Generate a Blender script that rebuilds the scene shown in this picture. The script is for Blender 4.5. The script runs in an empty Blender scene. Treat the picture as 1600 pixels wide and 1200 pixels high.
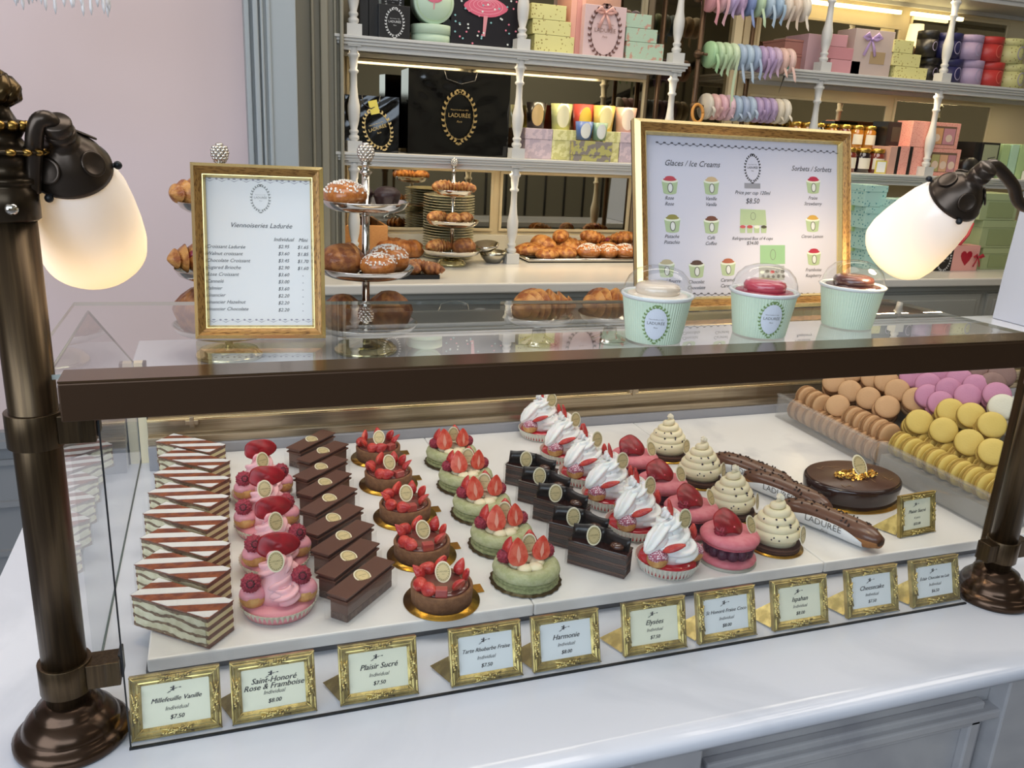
import bpy, math, random
from mathutils import Vector, Matrix, Euler
random.seed(7)
PI = math.pi
SC = bpy.context.scene
COL = SC.collection

# ------------------------------------------------------------------ camera
U = 0.68                                   # metres: height of the lens above the front counter
YAW, PITCH, ROLL, FPX = math.radians(19.806), math.radians(16.865), math.radians(2.994), 1303.7
FWD = Vector((math.sin(YAW)*math.cos(PITCH), math.cos(YAW)*math.cos(PITCH), -math.sin(PITCH)))
RGT0 = Vector((math.cos(YAW), -math.sin(YAW), 0.0))
UP0 = RGT0.cross(FWD)
RGT = RGT0*math.cos(ROLL) + UP0*math.sin(ROLL)
UPV = UP0*math.cos(ROLL) - RGT0*math.sin(ROLL)
EYE = Vector((0, 0, U))
cd = bpy.data.cameras.new('camera'); cam = bpy.data.objects.new('camera', cd); COL.objects.link(cam)
m = Matrix((RGT, UPV, -FWD)).transposed().to_4x4(); m.translation = EYE
cam.matrix_world = m
cd.sensor_width = 36; cd.lens = FPX/1600*36; cd.clip_start = 0.02; cd.clip_end = 60
SC.camera = cam
# ------------------------------------------------------------------ colour management, world, large lights
SC.view_settings.view_transform = 'Standard'; SC.view_settings.look = 'None'
SC.view_settings.gamma = 1; SC.view_settings.use_curve_mapping = False
SC.view_settings.exposure = 0.08
SC.cycles.use_denoising = True
SC.cycles.max_bounces = 10; SC.cycles.transparent_max_bounces = 24; SC.cycles.glossy_bounces = 5
SC.cycles.transmission_bounces = 8; SC.cycles.diffuse_bounces = 4
SC.cycles.caustics_reflective = False; SC.cycles.caustics_refractive = False
SC.cycles.sample_clamp_indirect = 4
w = bpy.data.worlds.new('world'); SC.world = w; w.use_nodes = True
bg = w.node_tree.nodes['Background']; bg.inputs[0].default_value = (0.80, 0.88, 1.0, 1); bg.inputs[1].default_value = 0.6

def area(name, loc, target, sx, sy, power, color):
    l = bpy.data.lights.new(name, 'AREA'); l.shape = 'RECTANGLE'; l.size = sx; l.size_y = sy; l.energy = power; l.color = color
    o = bpy.data.objects.new(name, l); COL.objects.link(o); o.location = loc
    o.rotation_euler = (Vector(target)-Vector(loc)).to_track_quat('-Z', 'Y').to_euler()
    return o
area('shop_window_daylight', (-2.35, -1.0, 1.0), (0.8, 1.4, 0.0), 2.2, 2.2, 64, (0.76, 0.87, 1.0))
area('shop_window_daylight', (-0.5, -2.2, 1.55), (0.4, 1.2, 0.1), 2.4, 1.2, 34, (0.72, 0.85, 1.0))
area('ceiling_and_fill_light', (0.4, 1.0, 2.15), (0.4, 1.0, 0.0), 1.6, 0.9, 19, (1.0, 0.95, 0.88))
area('ceiling_and_fill_light', (2.4, 1.3, 2.15), (2.4, 1.5, 0.0), 1.6, 0.9, 17, (1.0, 0.93, 0.84))
area('ceiling_and_fill_light', (1.6, 2.6, 2.15), (1.6, 2.9, 0.0), 2.6, 0.4, 16, (1.0, 0.90, 0.76))

area('ceiling_and_fill_light', (3.6, -1.6, 2.2), (3.8, -2.4, 0.0), 2.4, 1.0, 34, (1.0, 0.93, 0.82))  # added fill, brightens the far room that the mirrors reflect
area('ceiling_and_fill_light', (-1.2, 1.9, 2.15), (-1.0, 2.4, 0.4), 1.0, 0.6, 9, (1.0, 0.95, 0.92))  # no known fixture here: added to lighten the mauve wall

# ------------------------------------------------------------------ pixel to point
def ray(px, py):
    return FWD + RGT*((px-800)/FPX) - UPV*((py-600)/FPX)
def PZ(px, py, z):
    d = ray(px, py); return EYE + d*((z-U)/d.z)
def PY(px, py, Y):
    d = ray(px, py); return EYE + d*(Y/d.y)
def PX(px, py, X):
    d = ray(px, py); return EYE + d*(X/d.x)

# ------------------------------------------------------------------ mesh builder
KIDS = {}
class MB:
    def __init__(s): s.v = []; s.f = []; s.mi = []; s.sm = []
    def add(s, vs, fs, M=None, mat=0, smooth=True):
        b = len(s.v)
        for q in vs:
            q = Vector(q); s.v.append(M @ q if M is not None else q)
        for f in fs:
            s.f.append([b+i for i in f]); s.mi.append(mat); s.sm.append(smooth)
        return s
    def box(s, x0, x1, y0, y1, z0, z1, M=None, mat=0, top=1.0):
        cx, cy = (x0+x1)/2, (y0+y1)/2
        t = lambda x, y, z: (cx+(x-cx)*top, cy+(y-cy)*top, z)
        vs = [(x0,y0,z0),(x1,y0,z0),(x1,y1,z0),(x0,y1,z0),t(x0,y0,z1),t(x1,y0,z1),t(x1,y1,z1),t(x0,y1,z1)]
        return s.add(vs, [(3,2,1,0),(4,5,6,7),(0,1,5,4),(1,2,6,5),(2,3,7,6),(3,0,4,7)], M, mat, False)
    def prism(s, pts, z0, z1, M=None, mat=0, smooth=False):
        n = len(pts)
        vs = [(x,y,z0) for x,y in pts]+[(x,y,z1) for x,y in pts]
        fs = [tuple(reversed(range(n))), tuple(range(n,2*n))]
        s.add(vs, fs, M, mat, False)
        b = len(s.v)-2*n
        for i in range(n):
            j = (i+1) % n
            s.f.append([b+i,b+j,b+n+j,b+n+i]); s.mi.append(mat); s.sm.append(smooth)
        return s
    def lathe(s, prof, n=32, M=None, mat=0, smooth=True, wav=None, sx=1.0, sy=1.0, flute=0):
        vs = []; fs = []
        for k, (r, z) in enumerate(prof):
            for i in range(n):
                a = 2*PI*i/n; rr = r
                if wav: rr, zz = wav(r, z, a, k)
                else: zz = z
                vs.append((rr*math.cos(a)*sx, rr*math.sin(a)*sy, zz))
        m_ = len(prof)
        for k in range(m_-1):
            for i in range(n):
                j = (i+1) % n
                fs.append((k*n+i, k*n+j, (k+1)*n+j, (k+1)*n+i))
        if prof[0][0] > 1e-6: fs.append(tuple(reversed(range(n))))
        if prof[-1][0] > 1e-6: fs.append(tuple(range((m_-1)*n, m_*n)))
        return s.add(vs, fs, M, mat, smooth)
    def tube(s, pts, rad, n=12, M=None, mat=0, smooth=True, flat=1.0, cap=True, up=None):
        pts = [Vector(p) for p in pts]; N = len(pts); vs = []; fs = []
        r = rad if isinstance(rad, (list, tuple)) else [rad]*N
        prev = Vector(up) if up else None
        for k, p in enumerate(pts):
            t = (pts[min(k+1,N-1)]-pts[max(k-1,0)]).normalized()
            if prev is None:
                prev = Vector((0,0,1)) if abs(t.z) < .9 else Vector((1,0,0))
            u = (prev - t*prev.dot(t)).normalized(); w_ = t.cross(u); prev = u
            for i in range(n):
                a = 2*PI*i/n
                vs.append(p + u*(math.cos(a)*r[k]*flat) + w_*(math.sin(a)*r[k]))
        for k in range(N-1):
            for i in range(n):
                j = (i+1) % n; fs.append((k*n+i, k*n+j, (k+1)*n+j, (k+1)*n+i))
        if cap: fs.append(tuple(reversed(range(n)))); fs.append(tuple(range((N-1)*n, N*n)))
        return s.add(vs, fs, M, mat, smooth)
    def ball(s, c, r, n=16, m_=10, M=None, mat=0, fn=None, smooth=True):
        if not isinstance(r, (list, tuple)): r = (r, r, r)
        vs = []; fs = []
        for k in range(m_+1):
            ph = -PI/2+PI*k/m_
            for i in range(n):
                a = 2*PI*i/n
                d = Vector((math.cos(ph)*math.cos(a), math.cos(ph)*math.sin(a), math.sin(ph)))
                g = fn(d) if fn else 1.0
                vs.append((c[0]+d.x*r[0]*g, c[1]+d.y*r[1]*g, c[2]+d.z*r[2]*g))
        for k in range(m_):
            for i in range(n):
                j = (i+1) % n; fs.append((k*n+i, k*n+j, (k+1)*n+j, (k+1)*n+i))
        return s.add(vs, fs, M, mat, smooth)
    def quad(s, a, b, c, d, mat=0, M=None):
        return s.add([a,b,c,d], [(0,1,2,3)], M, mat, False)
    def join(s, o, M=None, mat=None):
        b = len(s.v)
        for q in o.v: s.v.append(M @ q if M is not None else q.copy())
        for f, k, sm in zip(o.f, o.mi, o.sm):
            s.f.append([b+i for i in f]); s.mi.append(k if mat is None else mat); s.sm.append(sm)
        return s
    def build(s, name, mats, parent=None, bevel=0, sub=0):
        me = bpy.data.meshes.new(name)
        me.from_pydata([tuple(q) for q in s.v], [], s.f)
        for m_ in (mats if isinstance(mats, (list, tuple)) else [mats]): me.materials.append(m_)
        me.polygons.foreach_set('material_index', s.mi); me.polygons.foreach_set('use_smooth', s.sm)
        me.update()
        o = bpy.data.objects.new(name, me); COL.objects.link(o)
        if parent is not None: o.parent = parent; KIDS.setdefault(parent.name, []).append(o)
        if bevel:
            b = o.modifiers.new('bevel', 'BEVEL'); b.width = bevel; b.segments = 2; b.limit_method = 'ANGLE'; b.angle_limit = math.radians(40)
        if sub:
            b = o.modifiers.new('sub', 'SUBSURF'); b.levels = sub; b.render_levels = sub
        return o

def T(x=0, y=0, z=0, rx=0, ry=0, rz=0, s=1.0):
    M = Matrix.Translation((x,y,z)) @ Euler((rx,ry,rz)).to_matrix().to_4x4()
    return M @ Matrix.Scale(s, 4) if s != 1.0 else M
def frame_of(o, ex, ey):                     # plane with x along ex and y along ey
    ex = Vector(ex).normalized(); ez = ex.cross(Vector(ey)).normalized(); ey = ez.cross(ex)
    M = Matrix((ex, ey, ez)).transposed().to_4x4(); M.translation = Vector(o); return M

def tag(o, label=None, cat=None, group=None, kind=None):
    if label: o['label'] = label
    if cat: o['category'] = cat
    if group: o['group'] = group
    if kind: o['kind'] = kind
    return o
def empty(name, loc=(0,0,0), rz=0.0, label=None, cat=None, group=None):
    o = bpy.data.objects.new(name, None); COL.objects.link(o); o.location = loc; o.rotation_euler = (0,0,rz); o.empty_display_size = .02
    return tag(o, label, cat, group)
def kids(o): return KIDS.get(o.name, [])
def copy_tree(o, parent=None, ch=None):
    c = o.copy(); COL.objects.link(c)
    if parent is not None: c.parent = parent; KIDS.setdefault(parent.name, []).append(c)
    for k in kids(o): copy_tree(k, c)
    return c
ORD = ['first','second','third','fourth','fifth','sixth','seventh','eighth','ninth','tenth','eleventh','twelfth','thirteenth','fourteenth','fifteenth','sixteenth']

# ------------------------------------------------------------------ materials
def lin(c):
    if isinstance(c, str):
        c = tuple(int(c[i:i+2], 16)/255 for i in (0,2,4))
    return tuple((x/12.92 if x <= .04045 else ((x+.055)/1.055)**2.4) for x in c[:3])+(1.0,)
MATS = {}
def mat(key, color='808080', rough=.5, metal=0, c2=None, scale=20, bump=0, bscale=40, spec=.5, sss=0, coat=0, emit=None, es=0, trans=0, mixr=(.4,.6), detail=3, stretch=None, wave=None, alpha=1):
    if key in MATS: return MATS[key]
    m_ = bpy.data.materials.new(key); m_.use_nodes = True; nt = m_.node_tree; b = nt.nodes['Principled BSDF']
    b.inputs['Base Color'].default_value = lin(color); b.inputs['Roughness'].default_value = rough; b.inputs['Metallic'].default_value = metal
    b.inputs['Specular IOR Level'].default_value = spec
    if coat: b.inputs['Coat Weight'].default_value = coat; b.inputs['Coat Roughness'].default_value = .08
    if sss: b.inputs['Subsurface Weight'].default_value = sss; b.inputs['Subsurface Radius'].default_value = (.006,.003,.002); b.inputs['Subsurface Scale'].default_value = 1
    if emit: b.inputs['Emission Color'].default_value = lin(emit); b.inputs['Emission Strength'].default_value = es
    if trans: b.inputs['Transmission Weight'].default_value = trans
    if c2 or bump:
        tc = nt.nodes.new('ShaderNodeTexCoord'); src = tc.outputs['Object']
        if stretch:
            mp = nt.nodes.new('ShaderNodeMapping'); mp.inputs['Scale'].default_value = stretch; nt.links.new(src, mp.inputs[0]); src = mp.outputs[0]
    if c2:
        if wave:
            nz = nt.nodes.new('ShaderNodeTexWave'); nz.inputs['Scale'].default_value = scale; nz.inputs['Distortion'].default_value = wave; nz.inputs['Detail'].default_value = detail
            nz.bands_direction = 'Z'; out = nz.outputs['Fac']
        else:
            nz = nt.nodes.new('ShaderNodeTexNoise'); nz.inputs['Scale'].default_value = scale; nz.inputs['Detail'].default_value = detail; out = nz.outputs['Fac']
        nt.links.new(src, nz.inputs['Vector'])
        rp = nt.nodes.new('ShaderNodeValToRGB'); rp.color_ramp.elements[0].position = mixr[0]; rp.color_ramp.elements[1].position = mixr[1]
        rp.color_ramp.elements[0].color = lin(color); rp.color_ramp.elements[1].color = lin(c2)
        nt.links.new(out, rp.inputs[0]); nt.links.new(rp.outputs[0], b.inputs['Base Color'])
    if bump:
        n2 = nt.nodes.new('ShaderNodeTexNoise'); n2.inputs['Scale'].default_value = bscale; n2.inputs['Detail'].default_value = 4
        nt.links.new(src, n2.inputs['Vector'])
        bp = nt.nodes.new('ShaderNodeBump'); bp.inputs['Strength'].default_value = min(1, bump); bp.inputs['Distance'].default_value = .002*max(1, bump)
        nt.links.new(n2.outputs['Fac'], bp.inputs['Height']); nt.links.new(bp.outputs[0], b.inputs['Normal'])
    MATS[key] = m_; return m_
def dots_mat(key, base, dot, scale=60, rad=.22, rough=.5, metal=0, stretch=None):       # printed dots, by voronoi distance
    if key in MATS: return MATS[key]
    m_ = mat(key, base, rough, metal); nt = m_.node_tree; b = nt.nodes['Principled BSDF']
    tc = nt.nodes.new('ShaderNodeTexCoord'); vo = nt.nodes.new('ShaderNodeTexVoronoi'); vo.inputs['Scale'].default_value = scale
    mp = nt.nodes.new('ShaderNodeMapping'); mp.inputs['Scale'].default_value = stretch or (1,1,1)
    nt.links.new(tc.outputs['Object'], mp.inputs[0]); nt.links.new(mp.outputs[0], vo.inputs['Vector'])
    rp = nt.nodes.new('ShaderNodeValToRGB'); rp.color_ramp.interpolation = 'CONSTANT'
    rp.color_ramp.elements[0].color = lin(dot); rp.color_ramp.elements[1].position = rad; rp.color_ramp.elements[1].color = lin(base)
    nt.links.new(vo.outputs['Distance'], rp.inputs[0]); nt.links.new(rp.outputs[0], b.inputs['Base Color'])
    return m_
def glass_mat(key, tint=(.97,.985,.98), ior=1.5, rough=0.0, boost=1.0, haze=0):      # thin clear sheet
    m_ = bpy.data.materials.new(key); m_.use_nodes = True; nt = m_.node_tree; nt.nodes.clear()
    o = nt.nodes.new('ShaderNodeOutputMaterial'); t = nt.nodes.new('ShaderNodeBsdfTransparent'); t.inputs[0].default_value = (*tint, 1)
    g = nt.nodes.new('ShaderNodeBsdfGlossy'); g.inputs['Roughness'].default_value = rough
    fr = nt.nodes.new('ShaderNodeFresnel'); fr.inputs[0].default_value = ior
    mx = nt.nodes.new('ShaderNodeMixShader'); ma = nt.nodes.new('ShaderNodeMath'); ma.operation = 'MULTIPLY'; ma.inputs[1].default_value = boost; ma.use_clamp = True
    ge = nt.nodes.new('ShaderNodeNewGeometry'); mi_ = nt.nodes.new('ShaderNodeMapRange'); mi_.inputs[3].default_value = ior; mi_.inputs[4].default_value = 1/ior
    nt.links.new(ge.outputs['Backfacing'], mi_.inputs[0]); nt.links.new(mi_.outputs[0], fr.inputs[0])
    nt.links.new(fr.outputs[0], ma.inputs[0]); nt.links.new(ma.outputs[0], mx.inputs[0]); nt.links.new(t.outputs[0], mx.inputs[1]); nt.links.new(g.outputs[0], mx.inputs[2])
    if haze:
        d = nt.nodes.new('ShaderNodeBsdfDiffuse'); d.inputs[0].default_value = (.8,.8,.78,1); m2 = nt.nodes.new('ShaderNodeMixShader'); m2.inputs[0].default_value = haze
        nt.links.new(mx.outputs[0], m2.inputs[1]); nt.links.new(d.outputs[0], m2.inputs[2]); nt.links.new(m2.outputs[0], o.inputs[0])
    else: nt.links.new(mx.outputs[0], o.inputs[0])
    MATS[key] = m_; return m_
GLASS = glass_mat('clear_glass', boost=1.15)
TOPGLASS = glass_mat('top_sheet_glass', (.97,.985,.98), 1.5, 0, 1.75)
ACRYL = glass_mat('clear_acrylic', (.96,.96,.96), 1.45, .03, 1.0, .10)
SHEATH = glass_mat('clear_film', (.97,.97,.97), 1.4, .05, .9, .03)
def marble(key, base, vein, scale=3.0, rough=.12, lo=.46, hi=.62):
    m_ = mat(key, base, rough); nt = m_.node_tree; b = nt.nodes['Principled BSDF']
    tc = nt.nodes.new('ShaderNodeTexCoord'); n1 = nt.nodes.new('ShaderNodeTexNoise'); n1.inputs['Scale'].default_value = scale; n1.inputs['Detail'].default_value = 6; n1.inputs['Distortion'].default_value = 1.5
    rp = nt.nodes.new('ShaderNodeValToRGB'); rp.color_ramp.elements[0].position = lo; rp.color_ramp.elements[1].position = hi
    rp.color_ramp.elements[0].color = lin(base); rp.color_ramp.elements[1].color = lin(vein)
    nt.links.new(tc.outputs['Object'], n1.inputs['Vector']); nt.links.new(n1.outputs['Fac'], rp.inputs[0]); nt.links.new(rp.outputs[0], b.inputs['Base Color'])
    return m_
MARBLE = marble('white_marble', 'e2e5ee', 'd2d6e0', 2.2, .09)
SLAB = marble('slab_marble', 'ebe9e6', 'd9d8d8', 4, .2, .5, .7)
BRONZE = mat('dark_bronze', '4a3c2c', .32, .85, c2='5a4a36', scale=8, stretch=(30,30,1))
BRONZE_D = mat('brown_bronze_beam', '4a3626', .36, .6)
BRASS_OLD = mat('old_brass', 'a58345', .28, 1)
STEEL = mat('brushed_steel', 'b9aa92', .34, .9, c2='a2937c', scale=5, stretch=(1,1,60))
BLACKM = mat('black_metal', '26282b', .4, .4)
SILVER = mat('polished_silver', 'd8d4cc', .12, 1)
GOLDF = mat('gold_foil', 'e0b45c', .22, 1)
GOLDFR = mat('gilded_frame', 'cdba78', .26, .9, c2='a8965a', scale=60)
CREAM = mat('cream_paint', 'd9c9a4', .5)
SHELFW = mat('grey_white_paint', 'c9c8c4', .45)
GREYB = mat('grey_blue_paint', 'a3aaad', .5)
PAPER = mat('white_paper', 'f3f3f1', .55)
CARDC = mat('cream_card', 'eeeee2', .35, coat=.4)
INK = mat('black_ink', '2a2a2e', .6)
INKG = mat('grey_ink', '6a6a68', .6)
INKS = mat('silver_ink', 'd6d6d6', .4)
INKGOLD = mat('gold_ink', 'd9b878', .35, .7)

# ------------------------------------------------------------------ lettering and emblems
_tc = {}
def letters(txt, size=1.0, shear=0.0, align='CENTER'):
    k = (txt, shear, align)
    if k not in _tc:
        cu = bpy.data.curves.new('txt', 'FONT'); cu.body = txt; cu.size = 1.0; cu.shear = shear; cu.align_x = align; cu.resolution_u = 2
        ob = bpy.data.objects.new('txt', cu); me = bpy.data.meshes.new_from_object(ob)
        _tc[k] = ([tuple(v.co) for v in me.vertices], [tuple(p.vertices) for p in me.polygons])
        bpy.data.objects.remove(ob); bpy.data.meshes.remove(me); bpy.data.curves.remove(cu)
    vs, fs = _tc[k]; mb = MB()
    mb.add([(x*size, y*size, 0) for x,y,z in vs], fs, None, 0, False); return mb
def write(mb, txt, size, x, y, z=0.0, shear=.3, align='CENTER', mat=0, M=None, sx=1.0):
    L = letters(txt, size, shear, align)
    A = Matrix.Translation((x,y,z)) @ Matrix.Diagonal((sx,1,1,1))
    mb.join(L, (M @ A) if M is not None else A, mat)
def ellipse_pts(w_, h, n=28): return [(w_/2*math.cos(2*PI*i/n), h/2*math.sin(2*PI*i/n)) for i in range(n)]
def disc(mb, cx, cy, w_, h, z, mat=0, M=None, n=28):
    if n >= 24 and w_ > .012:            # fine grid, so that it can be wrapped round a cup
        R_, C_ = 12, 8; vs = []; fs = []
        for j in range(R_+1):
            y = -math.cos(PI*j/R_); hw = math.sqrt(max(0, 1-y*y))
            for i in range(C_+1): vs.append((cx+w_/2*hw*(2*i/C_-1), cy+h/2*y, z))
        for j in range(R_):
            for i in range(C_): k = j*(C_+1)+i; fs.append((k, k+1, k+C_+2, k+C_+1))
        mb.add(vs, fs, M, mat, False); return
    mb.add([(cx+x, cy+y, z) for x,y in ellipse_pts(w_,h,n)], [tuple(range(n))], M, mat, False)
def ring(mb, cx, cy, w_, h, t, z, mat=0, M=None, n=32):
    o = ellipse_pts(w_,h,n); i_ = ellipse_pts(w_-2*t,h-2*t,n)
    mb.add([(cx+x,cy+y,z) for x,y in o]+[(cx+x,cy+y,z) for x,y in i_], [(k,(k+1)%n,n+(k+1)%n,n+k) for k in range(n)], M, mat, False)
def wreath(mb, cx, cy, w_, h, z, mat=0, M=None, n=26, leaf=.11):
    ring(mb, cx, cy, w_*.86, h*.89, w_*.012, z, mat, M)
    for i in range(n):
        a = 2*PI*(i+.5)/n - PI/2; x = cx+w_*.46*math.cos(a); y = cy+h*.465*math.sin(a)
        side = 1 if math.cos(a) > 0 else -1
        for q in (-.55, .55):
            d = math.atan2(h*math.cos(a)*side, -w_*math.sin(a)*side) + q*side
            L = w_*leaf; u = Vector((math.cos(d), math.sin(d))); v = Vector((-u.y, u.x))*.3
            p = Vector((x,y))
            pts = [p, p+u*L*.5+v*L, p+u*L, p+u*L*.5-v*L]
            mb.add([(t.x,t.y,z) for t in pts], [(0,1,2,3)], M, mat, False)
    for k in range(3):       # small bow on the foot and the crown
        a = -PI/2+(k-1)*.9
        disc(mb, cx+w_*.06*math.cos(a), cy-h*.5+w_*.05*math.sin(a), w_*.09, w_*.06, z, mat, M, 8)
        disc(mb, cx+w_*.07*(k-1), cy+h*.5, w_*.09, w_*.06, z, mat, M, 8)
def emblem(mb, cx, cy, w_, z=0.0, m_wreath=0, m_text=0, M=None, fill=None, shear=0):
    h = w_*1.38
    if fill is not None: disc(mb, cx, cy, w_*.86, h*.88, z, fill, M)
    wreath(mb, cx, cy, w_, h, z+.0002, m_wreath, M)
    write(mb, 'Maison fondée en 1862', w_*.055, cx, cy+w_*.16, z+.0003, 0, 'CENTER', m_text, M)
    write(mb, 'LADURÉE', w_*.155, cx, cy-w_*.02, z+.0003, 0, 'CENTER', m_text, M)
    write(mb, 'Paris', w_*.08, cx, cy-w_*.16, z+.0003, .3, 'CENTER', m_text, M)

# ================================================================== SETTING
ZT, ZG, YG, ZB, YS, ZW, YB = 0.0306, 0.429, 0.856, 0.17, 3.155, 0.15, 3.50
FLOOR = -0.92
def struct(name, mb, mats, **k): return tag(mb.build(name, mats, **k), kind='structure')
mat('floor_stone', '77767a', .35, c2='8a898c', scale=3)
struct('floor', MB().box(-3.2, 7, -3.2, 5, FLOOR-.05, FLOOR), MATS['floor_stone'])
struct('ceiling', MB().box(-3.2, 7, -3.2, 5, 2.3, 2.35), mat('ceiling_paint', 'cfc9bf', .7))
MAUVE = mat('mauve_plaster', 'decbcc', .75, c2='dac6c4', scale=1.2)
mw = MB().box(-3.2, PY(420,60,2.9).x, 3.0, 3.1, -.40, 2.3)
struct('wall_left', mw, MAUVE)
# panelled dado under the mauve wall
wm = MB().box(-3.2, PY(400,60,2.9).x, 2.98, 3.1, FLOOR, -.40)
for z0, z1, d in ((-.40,-.375,.04),(-.375,-.35,.02),(-.47,-.45,.012),(-.62,-.60,.015),(-.80,-.78,.02),(FLOOR,-.80,.012)):
    wm.box(-3.2, .43, 2.98-d, 2.99, z0, z1)
struct('trim_1', wm, mat('dado_paint', '8b8d90', .5))
# pilaster of grey blue mouldings and the darker recess beside it
pl = MB()
xa, xb = PY(382, 60, 2.9).x, PY(463, 60, 2.9).x
pl.box(xa, xb, 2.9, 3.1, FLOOR, 2.3)
for f0, f1, d in ((0, .10, .02), (.16, .26, .028), (.30, .36, .018), (.42, .50, .010)):
    pl.box(xa+(xb-xa)*f0, xa+(xb-xa)*f1, 2.9-d, 2.91, FLOOR, 2.3)
struct('trim_2', pl, GREYB, bevel=.004)
rc = MB(); xc = PY(463, 60, 3.15).x; xd = PY(535, 60, 3.15).x
rc.box(xc-.05, xd, 3.15, 3.3, FLOOR, 2.3)
for f0, f1, d in ((.30, .36, .03), (.50, .66, .03), (.80, .86, .02), (.92, 1.0, .035)):
    rc.box(xc+(xd-xc)*f0, xc+(xd-xc)*f1, 3.15-d, 3.16, FLOOR, 2.3)
struct('trim_3', rc, mat('recess_shade_paint', '8f8b7c', .5), bevel=.004)  # shade of the recess is put into this darker colour
struct('wall_back', MB().box(-3.2, 7, 3.56, 3.66, FLOOR, 2.3), CREAM)
struct('wall_right', MB().box(6.9, 7.0, -3.2, 5, FLOOR, 2.3), CREAM)
struct('wall_front', MB().box(-3.2, 7, -3.3, -3.2, FLOOR, 2.3), mat('far_room_paint', 'a39f8e', .7))
struct('wall_outer', MB().box(-3.3, -3.2, -3.2, 5, FLOOR, 2.3), mat('side_room_paint', '9a9590', .7))

# ================================================================== FRONT COUNTER
def ogee(x0, x1, y, zt):                       # marble slab with rounded nose
    prof = [(y+.03, zt), (y+.006, zt), (y+.001, zt-.004), (y, zt-.010), (y+.001, zt-.018), (y+.006, zt-.024), (y+.010, zt-.030), (y+.03, zt-.034)]
    mb = MB(); n = len(prof)
    mb.add([(x0, a, b) for a, b in prof]+[(x1, a, b) for a, b in prof], [(i, i+1, n+i+1, n+i) for i in range(n-1)], None, 0, True)
    mb.box(x0, x1, y+.03, 1.78, zt-.034, zt)
    return mb
CY = .700
ct = empty('service_counter', (0, CY, -.034), label='long white marble counter carrying the glass pastry case', cat='counter')
IC = Matrix.Translation((0, -CY, .034))
def sub_build(mb, name, mats, parent, inv, **k):
    o = mb.build(name, mats, parent, **k); o.matrix_parent_inverse = inv; return o
sub_build(ogee(-.335, 4.2, CY, 0), 'worktop', MARBLE, ct, IC)
fp = MB().box(-.30, 4.2, CY+.055, 1.78, FLOOR, -.034)
x = 1.32
for a, b in ((-.25, .42), (.56, PY(1553,1110,.74).x-.02), (PY(1553,1110,.74).x+.12, 2.1), (2.2, 3.0)):
    for q in ((a, b, -.10, -.085), (a, b, -.125, -.112)): fp.box(q[0], q[1], CY+.04, CY+.056, q[2], q[3])
    fp.box(a, a+.02, CY+.04, CY+.056, -.85, -.112); fp.box(b-.02, b, CY+.04, CY+.056, -.85, -.112)
for a in (.44, PY(1553,1110,.74).x, 2.11): fp.box(a, a+.10, CY+.025, CY+.056, FLOOR, -.034)
fp.box(-.3, 4.2, CY+.03, CY+.056, -.110, -.095)
sub_build(fp, 'front_panel', marble('panel_marble', 'acabac', '9a999d', 3, .35), ct, IC, bevel=.003)

# ================================================================== DISPLAY CASE
case = empty('pastry_display_case', (.5, 1.2, 0), label='long glass pastry case with dark bronze beam along its top edge', cat='display case')
IK = Matrix.Translation((-.5, -1.2, 0))
def kb(mb, name, mats, **k): return sub_build(mb, name, mats, case, IK, **k)
XL, XR = -.175*U, 1.60*U
bm = MB().box(-.150, 2.6, .846, .886, .392, .4305)
kb(bm, 'top_beam', BRONZE_D, bevel=.0015)
kb(MB().box(-.150, 2.6, .847, .888, .4306, .4326), 'beam_cap', mat('bronze_cap', '6b543f', .16, .7))
tg = MB(); poly = [(-.19, .888), (1.684*U, .888), (1.644*U, 1.70*U), (-.189, 1.83*U)]
tg.add([(x,y,ZG-.001) for x,y in poly], [(0,1,2,3)], None, 0, False)
for (a,b),(c,d) in zip(poly, poly[1:]+poly[:1]): tg.quad((a,b,ZG-.006),(c,d,ZG-.006),(c,d,ZG-.001),(a,b,ZG-.001), 1)
EDGE = mat('glass_edge', 'b4bab4', .15, spec=.8)
kb(tg, 'top_glass', [TOPGLASS, EDGE])
fg = MB(); fg.quad((XL, YG, 0), (XR, YG, 0), (XR, YG, .392), (XL, YG, .392))
kb(fg, 'front_glass', GLASS)
e1 = MB().box(XL-.002, XR+.002, YG-.0015, YG+.002, 0, .0022); e1.box(XL-.0012, XL+.0004, YG-.001, YG+.001, 0, .392)
kb(e1, 'glass_seal', BLACKM)
cg = MB(); cg.quad((-.153, .892, 0), (XL, YG, 0), (XL, YG, .392), (-.153, .892, .392)); kb(cg, 'corner_glass', GLASS); cg = MB(); cg.quad((XR, YG, 0), (1.7146*U, 1.3138*U, 0), (1.7146*U, 1.3138*U, .392), (XR, YG, .392))
kb(cg, 'corner_glass', GLASS)
sg = MB(); pts = [(.892, 0), (1.74, 0), (1.74, .205), (1.80*U, ZG-.01), (.892, ZG-.01)]
sg.add([(-.170, a, b) for a, b in pts], [(0,1,2,3,4)], None, 0, False)
kb(sg, 'side_glass', GLASS)
se = MB(); 
for (a, b), (c, d) in zip(pts, pts[1:]+pts[:1]): se.tube([(-.170, a, b), (-.170, c, d)], .0016, 6)
kb(se, 'glass_edge', mat('side_glass_edge', '5e6b68', .2))
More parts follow.
